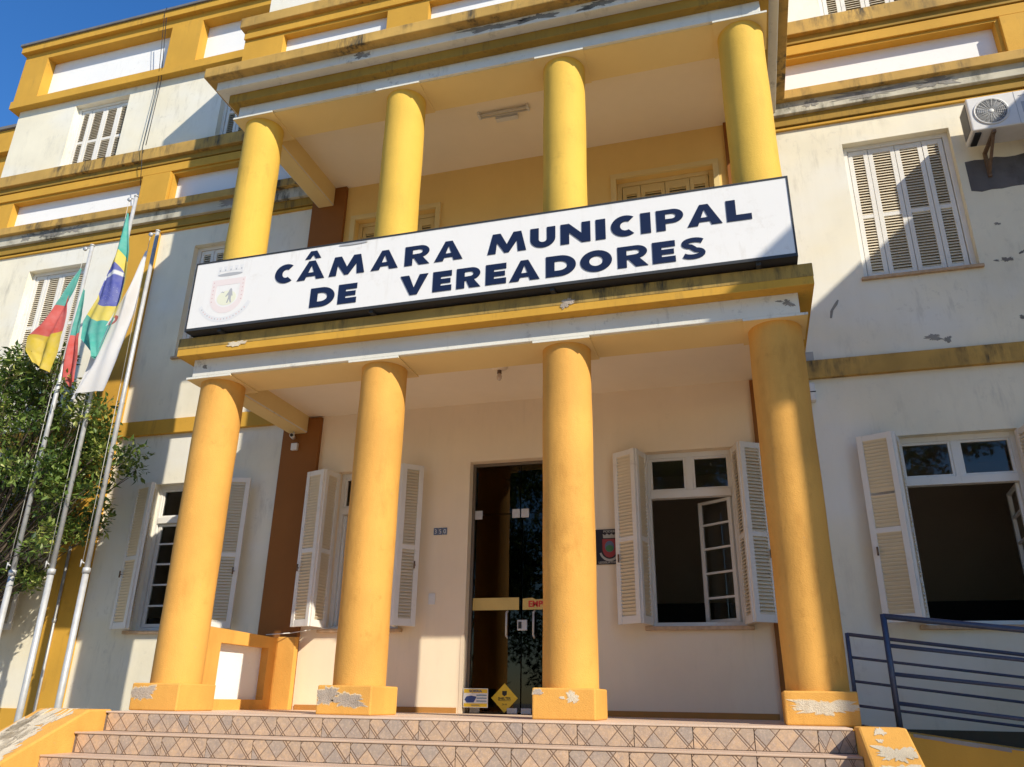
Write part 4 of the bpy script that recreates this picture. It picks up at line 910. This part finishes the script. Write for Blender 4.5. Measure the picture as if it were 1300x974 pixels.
fd = flag("flag_fold", "fold of the green and red flag showing right of the left pole",
     [(-5.82,5.15),(-5.81,4.6),(-5.79,4.1),(-5.78,3.86),(-5.66,3.72)], [(-5.80,5.15),(-5.70,4.75),(-5.68,4.4),(-5.60,4.10),(-5.56,3.78)], clothmat("state_flag_fold_cloth", f_rs2), 1.6, .03, 4, y0=1.03)
fd.parent = sf
for k_ in ("category", "group", "label"): del fd[k_]
flag("national_flag", "green and yellow flag with a blue starred disc on the middle pole",
     [(-5.29,6.20),(-5.33,5.55),(-5.43,4.90),(-5.58,4.60),(-5.57,4.36),(-5.24,4.02)], [(-5.27,6.20),(-5.09,5.6),(-5.00,5.1),(-4.97,4.80),(-5.02,4.5),(-5.18,4.06)], clothmat("national_flag_cloth", f_br), 3.0, .055, 9)
flag("white_flag", "white flag with a small red emblem hanging from the right pole",
     [(-4.85,5.54),(-4.97,5.1),(-5.10,4.70),(-5.32,4.18),(-5.36,3.95),(-5.50,3.52)], [(-4.82,5.54),(-4.79,5.1),(-4.79,4.7),(-4.83,4.30),(-4.88,4.0),(-4.99,3.60)], clothmat("white_flag_cloth", f_wh), 2.6, .055, 12)

# ------------------------------------------------------------------ vegetation
def leafmat(name, a, b, c_):
    m = bpy.data.materials.new(name); m.use_nodes = True; n = m.node_tree; p = n.nodes["Principled BSDF"]; out = n.nodes["Material Output"]
    at = nd(n, "ShaderNodeAttribute"); at.attribute_name = "tone"
    cr = nd(n, "ShaderNodeValToRGB"); e = cr.color_ramp; e.elements[0].color = (*a, 1); e.elements[1].color = (*c_, 1); x = e.elements.new(.6); x.color = (*b, 1)
    n.links.new(at.outputs['Fac'], cr.inputs[0]); n.links.new(cr.outputs[0], p.inputs['Base Color']); p.inputs['Roughness'].default_value = .38
    tl = nd(n, "ShaderNodeBsdfTranslucent"); n.links.new(cr.outputs[0], tl.inputs[0]); mx = nd(n, "ShaderNodeMixShader"); mx.inputs[0].default_value = .3
    n.links.new(p.outputs[0], mx.inputs[1]); n.links.new(tl.outputs[0], mx.inputs[2]); n.links.new(mx.outputs[0], out.inputs[0]); return m
BARK = plain("bark", (.09,.065,.045), .9, var=.4, bsc=18, bstr=.8)
LEAFM = leafmat("glossy_leaf", (.04,.08,.018), (.15,.23,.04), (.42,.44,.11))
def leaves(centres, count, size, rng, spread):
    v, fc, tn = [], [], []
    for (c, rad, tone) in centres:
        n_ = int(count*rad*rad)
        for _ in range(n_):
            d = Vector((rng.gauss(0,1), rng.gauss(0,1), rng.gauss(0,1))).normalized()*rad*(rng.random()**.45)
            d.z *= .75; p = c + d; s = size*rng.uniform(.5, 1.45)
            ax = (d.normalized()*.6 + Vector((rng.gauss(0,.7), rng.gauss(0,.7), rng.gauss(-.15,.6)))).normalized()
            sd = ax.cross(Vector((rng.gauss(0,.5), rng.gauss(0,.5), 1))).normalized(); nm = ax.cross(sd)
            k = len(v)
            v += [tuple(p), tuple(p+ax*s*.45+sd*s*.23+nm*s*.05), tuple(p+ax*s+nm*-.08*s), tuple(p+ax*s*.45-sd*s*.23+nm*s*.05)]
            fc.append((k, k+1, k+2, k+3)); tn += [min(1, max(0, tone+rng.uniform(-.4,.4)))]
    return v, fc, tn
def tree(name, label, base, height, centres, count, size, seed, group=None, trunk_r=.12):
    rng = random.Random(seed); t = thing(name, label, "tree", base, group)
    B = Vector(base); mid = B+Vector((rng.uniform(-.2,.2), rng.uniform(-.2,.2), height*.45))
    tb = MB().tube(B, mid, trunk_r, 12, trunk_r*.7)
    for (c, r, tn) in centres:
        k = rng.uniform(.5, 1); st_ = B.lerp(mid, k); kn = st_.lerp(c, .5)+Vector((rng.uniform(-.15,.15), rng.uniform(-.15,.15), rng.uniform(0,.2)))
        tb.tube(st_, kn, trunk_r*.13, 6, trunk_r*.08).tube(kn, c, trunk_r*.08, 5, trunk_r*.03)
        for q in range(1):
            e = c+Vector((rng.uniform(-1,1), rng.uniform(-1,1), rng.uniform(-1,1)))*r*.8; tb.tube(c.lerp(kn, .3), e, trunk_r*.07, 5, trunk_r*.02)
    pb(tb, "trunk", BARK, t)
    v, fc, tn = leaves(centres, count, size, rng, 1)
    me = bpy.data.meshes.new("foliage"); me.from_pydata(v, [], fc); me.materials.append(LEAFM)
    at = me.attributes.new("tone", 'FLOAT', 'FACE'); at.data.foreach_set('value', tn)
    o = bpy.data.objects.new("foliage", me); C.objects.link(o); o['kind'] = 'stuff'; adopt(o, t); return t
rng = random.Random(21); cs = []
def tc_(x, y, z, r, n_, sp):
    for _ in range(n_): cs.append((Vector((x+rng.gauss(0,sp), y+rng.gauss(0,.16), z+rng.gauss(0,sp))), r*rng.uniform(.6,1.15), rng.uniform(.2,.85)))
for (x, z, r, n_, sp) in ((-7.0,4.05,.30,7,.26), (-6.5,3.5,.34,9,.30), (-5.9,3.35,.28,8,.24), (-5.35,3.25,.24,7,.20), (-5.0,2.75,.20,8,.20), (-7.1,3.0,.38,9,.32), (-6.4,2.6,.34,10,.32), (-5.6,2.55,.27,11,.25), (-7.0,2.0,.34,9,.28), (-6.3,1.7,.25,7,.22), (-5.45,1.95,.20,6,.18), (-5.15,2.25,.18,6,.16), (-5.75,1.35,.15,3,.10), (-6.5,4.2,.22,5,.2), (-6.0,3.95,.20,4,.16)):
    tc_(x, 1.30, z, r, n_, sp)
tree("street_tree", "leafy broadleaf tree standing behind the flagpoles at the left", (-7.3, 1.1, -1.35), 5.0, cs, 2500, .085, 5)

# things across the street, behind the camera: seen only in the glass
for i, (x, y, h) in enumerate([(-9,-18,11), (-1.5,-20,13), (6.5,-21,12)]):
    rg = random.Random(50+i); c2 = [(Vector((x+rg.gauss(0,2.4), y+rg.gauss(0,1.4), rg.uniform(.4, h*.86))), rg.uniform(.9,1.6), rg.uniform(.1,.7)) for _ in range(60)]
    tree("street_tree", ["broad tree across the street, west end", "broad tree across the street facing the door", "tall tree across the street, east end"][i], (x, y, -1.35), h, c2, 230, .27, 60+i, "trees across the street", .22)

# ------------------------------------------------------------------ wings beside the facade
sw = thing("side_wing", "projecting cream side wing with a flat ochre roof edge right of the facade", "building", (10, 0, -1.35))
pb(MB().box(8.52, 15, -4.0, 2.25, -1.35, 7.75), "wall", WALL, sw)
pb(MB().box(8.22, 15.3, -4.3, 1.83, 7.75, 8.52), "roof_edge", YEL, sw, .01)
for y in (-3.0, -.6):
    wn = pb(MB().box(8.47,8.525,y-.06,y+1.26,.79,2.75), "window", FRAMEW, sw); hb(MB().box(8.46,8.475,y,y+1.2,.85,2.68), "pane", plain("dark_glass", (.02,.02,.02), .05), parent=wn)
rb = thing("rear_block", "ochre parapeted rear block beyond the left corner of the town hall", "building", (-13, 6, -1.35))
pb(MB().box(-20, -9.6, 3.5, 12, -1.35, 10.3), "wall", YEL, rb)
pb(MB().box(-20.1, -9.6, 3.38, 12, 10.3, 10.86), "parapet", YEL, rb, .01)
pb(MB().box(-20.2, -9.6, 3.33, 12, 10.86, 10.93), "coping", plain("rear_coping", (.16,.15,.14), .8), rb)
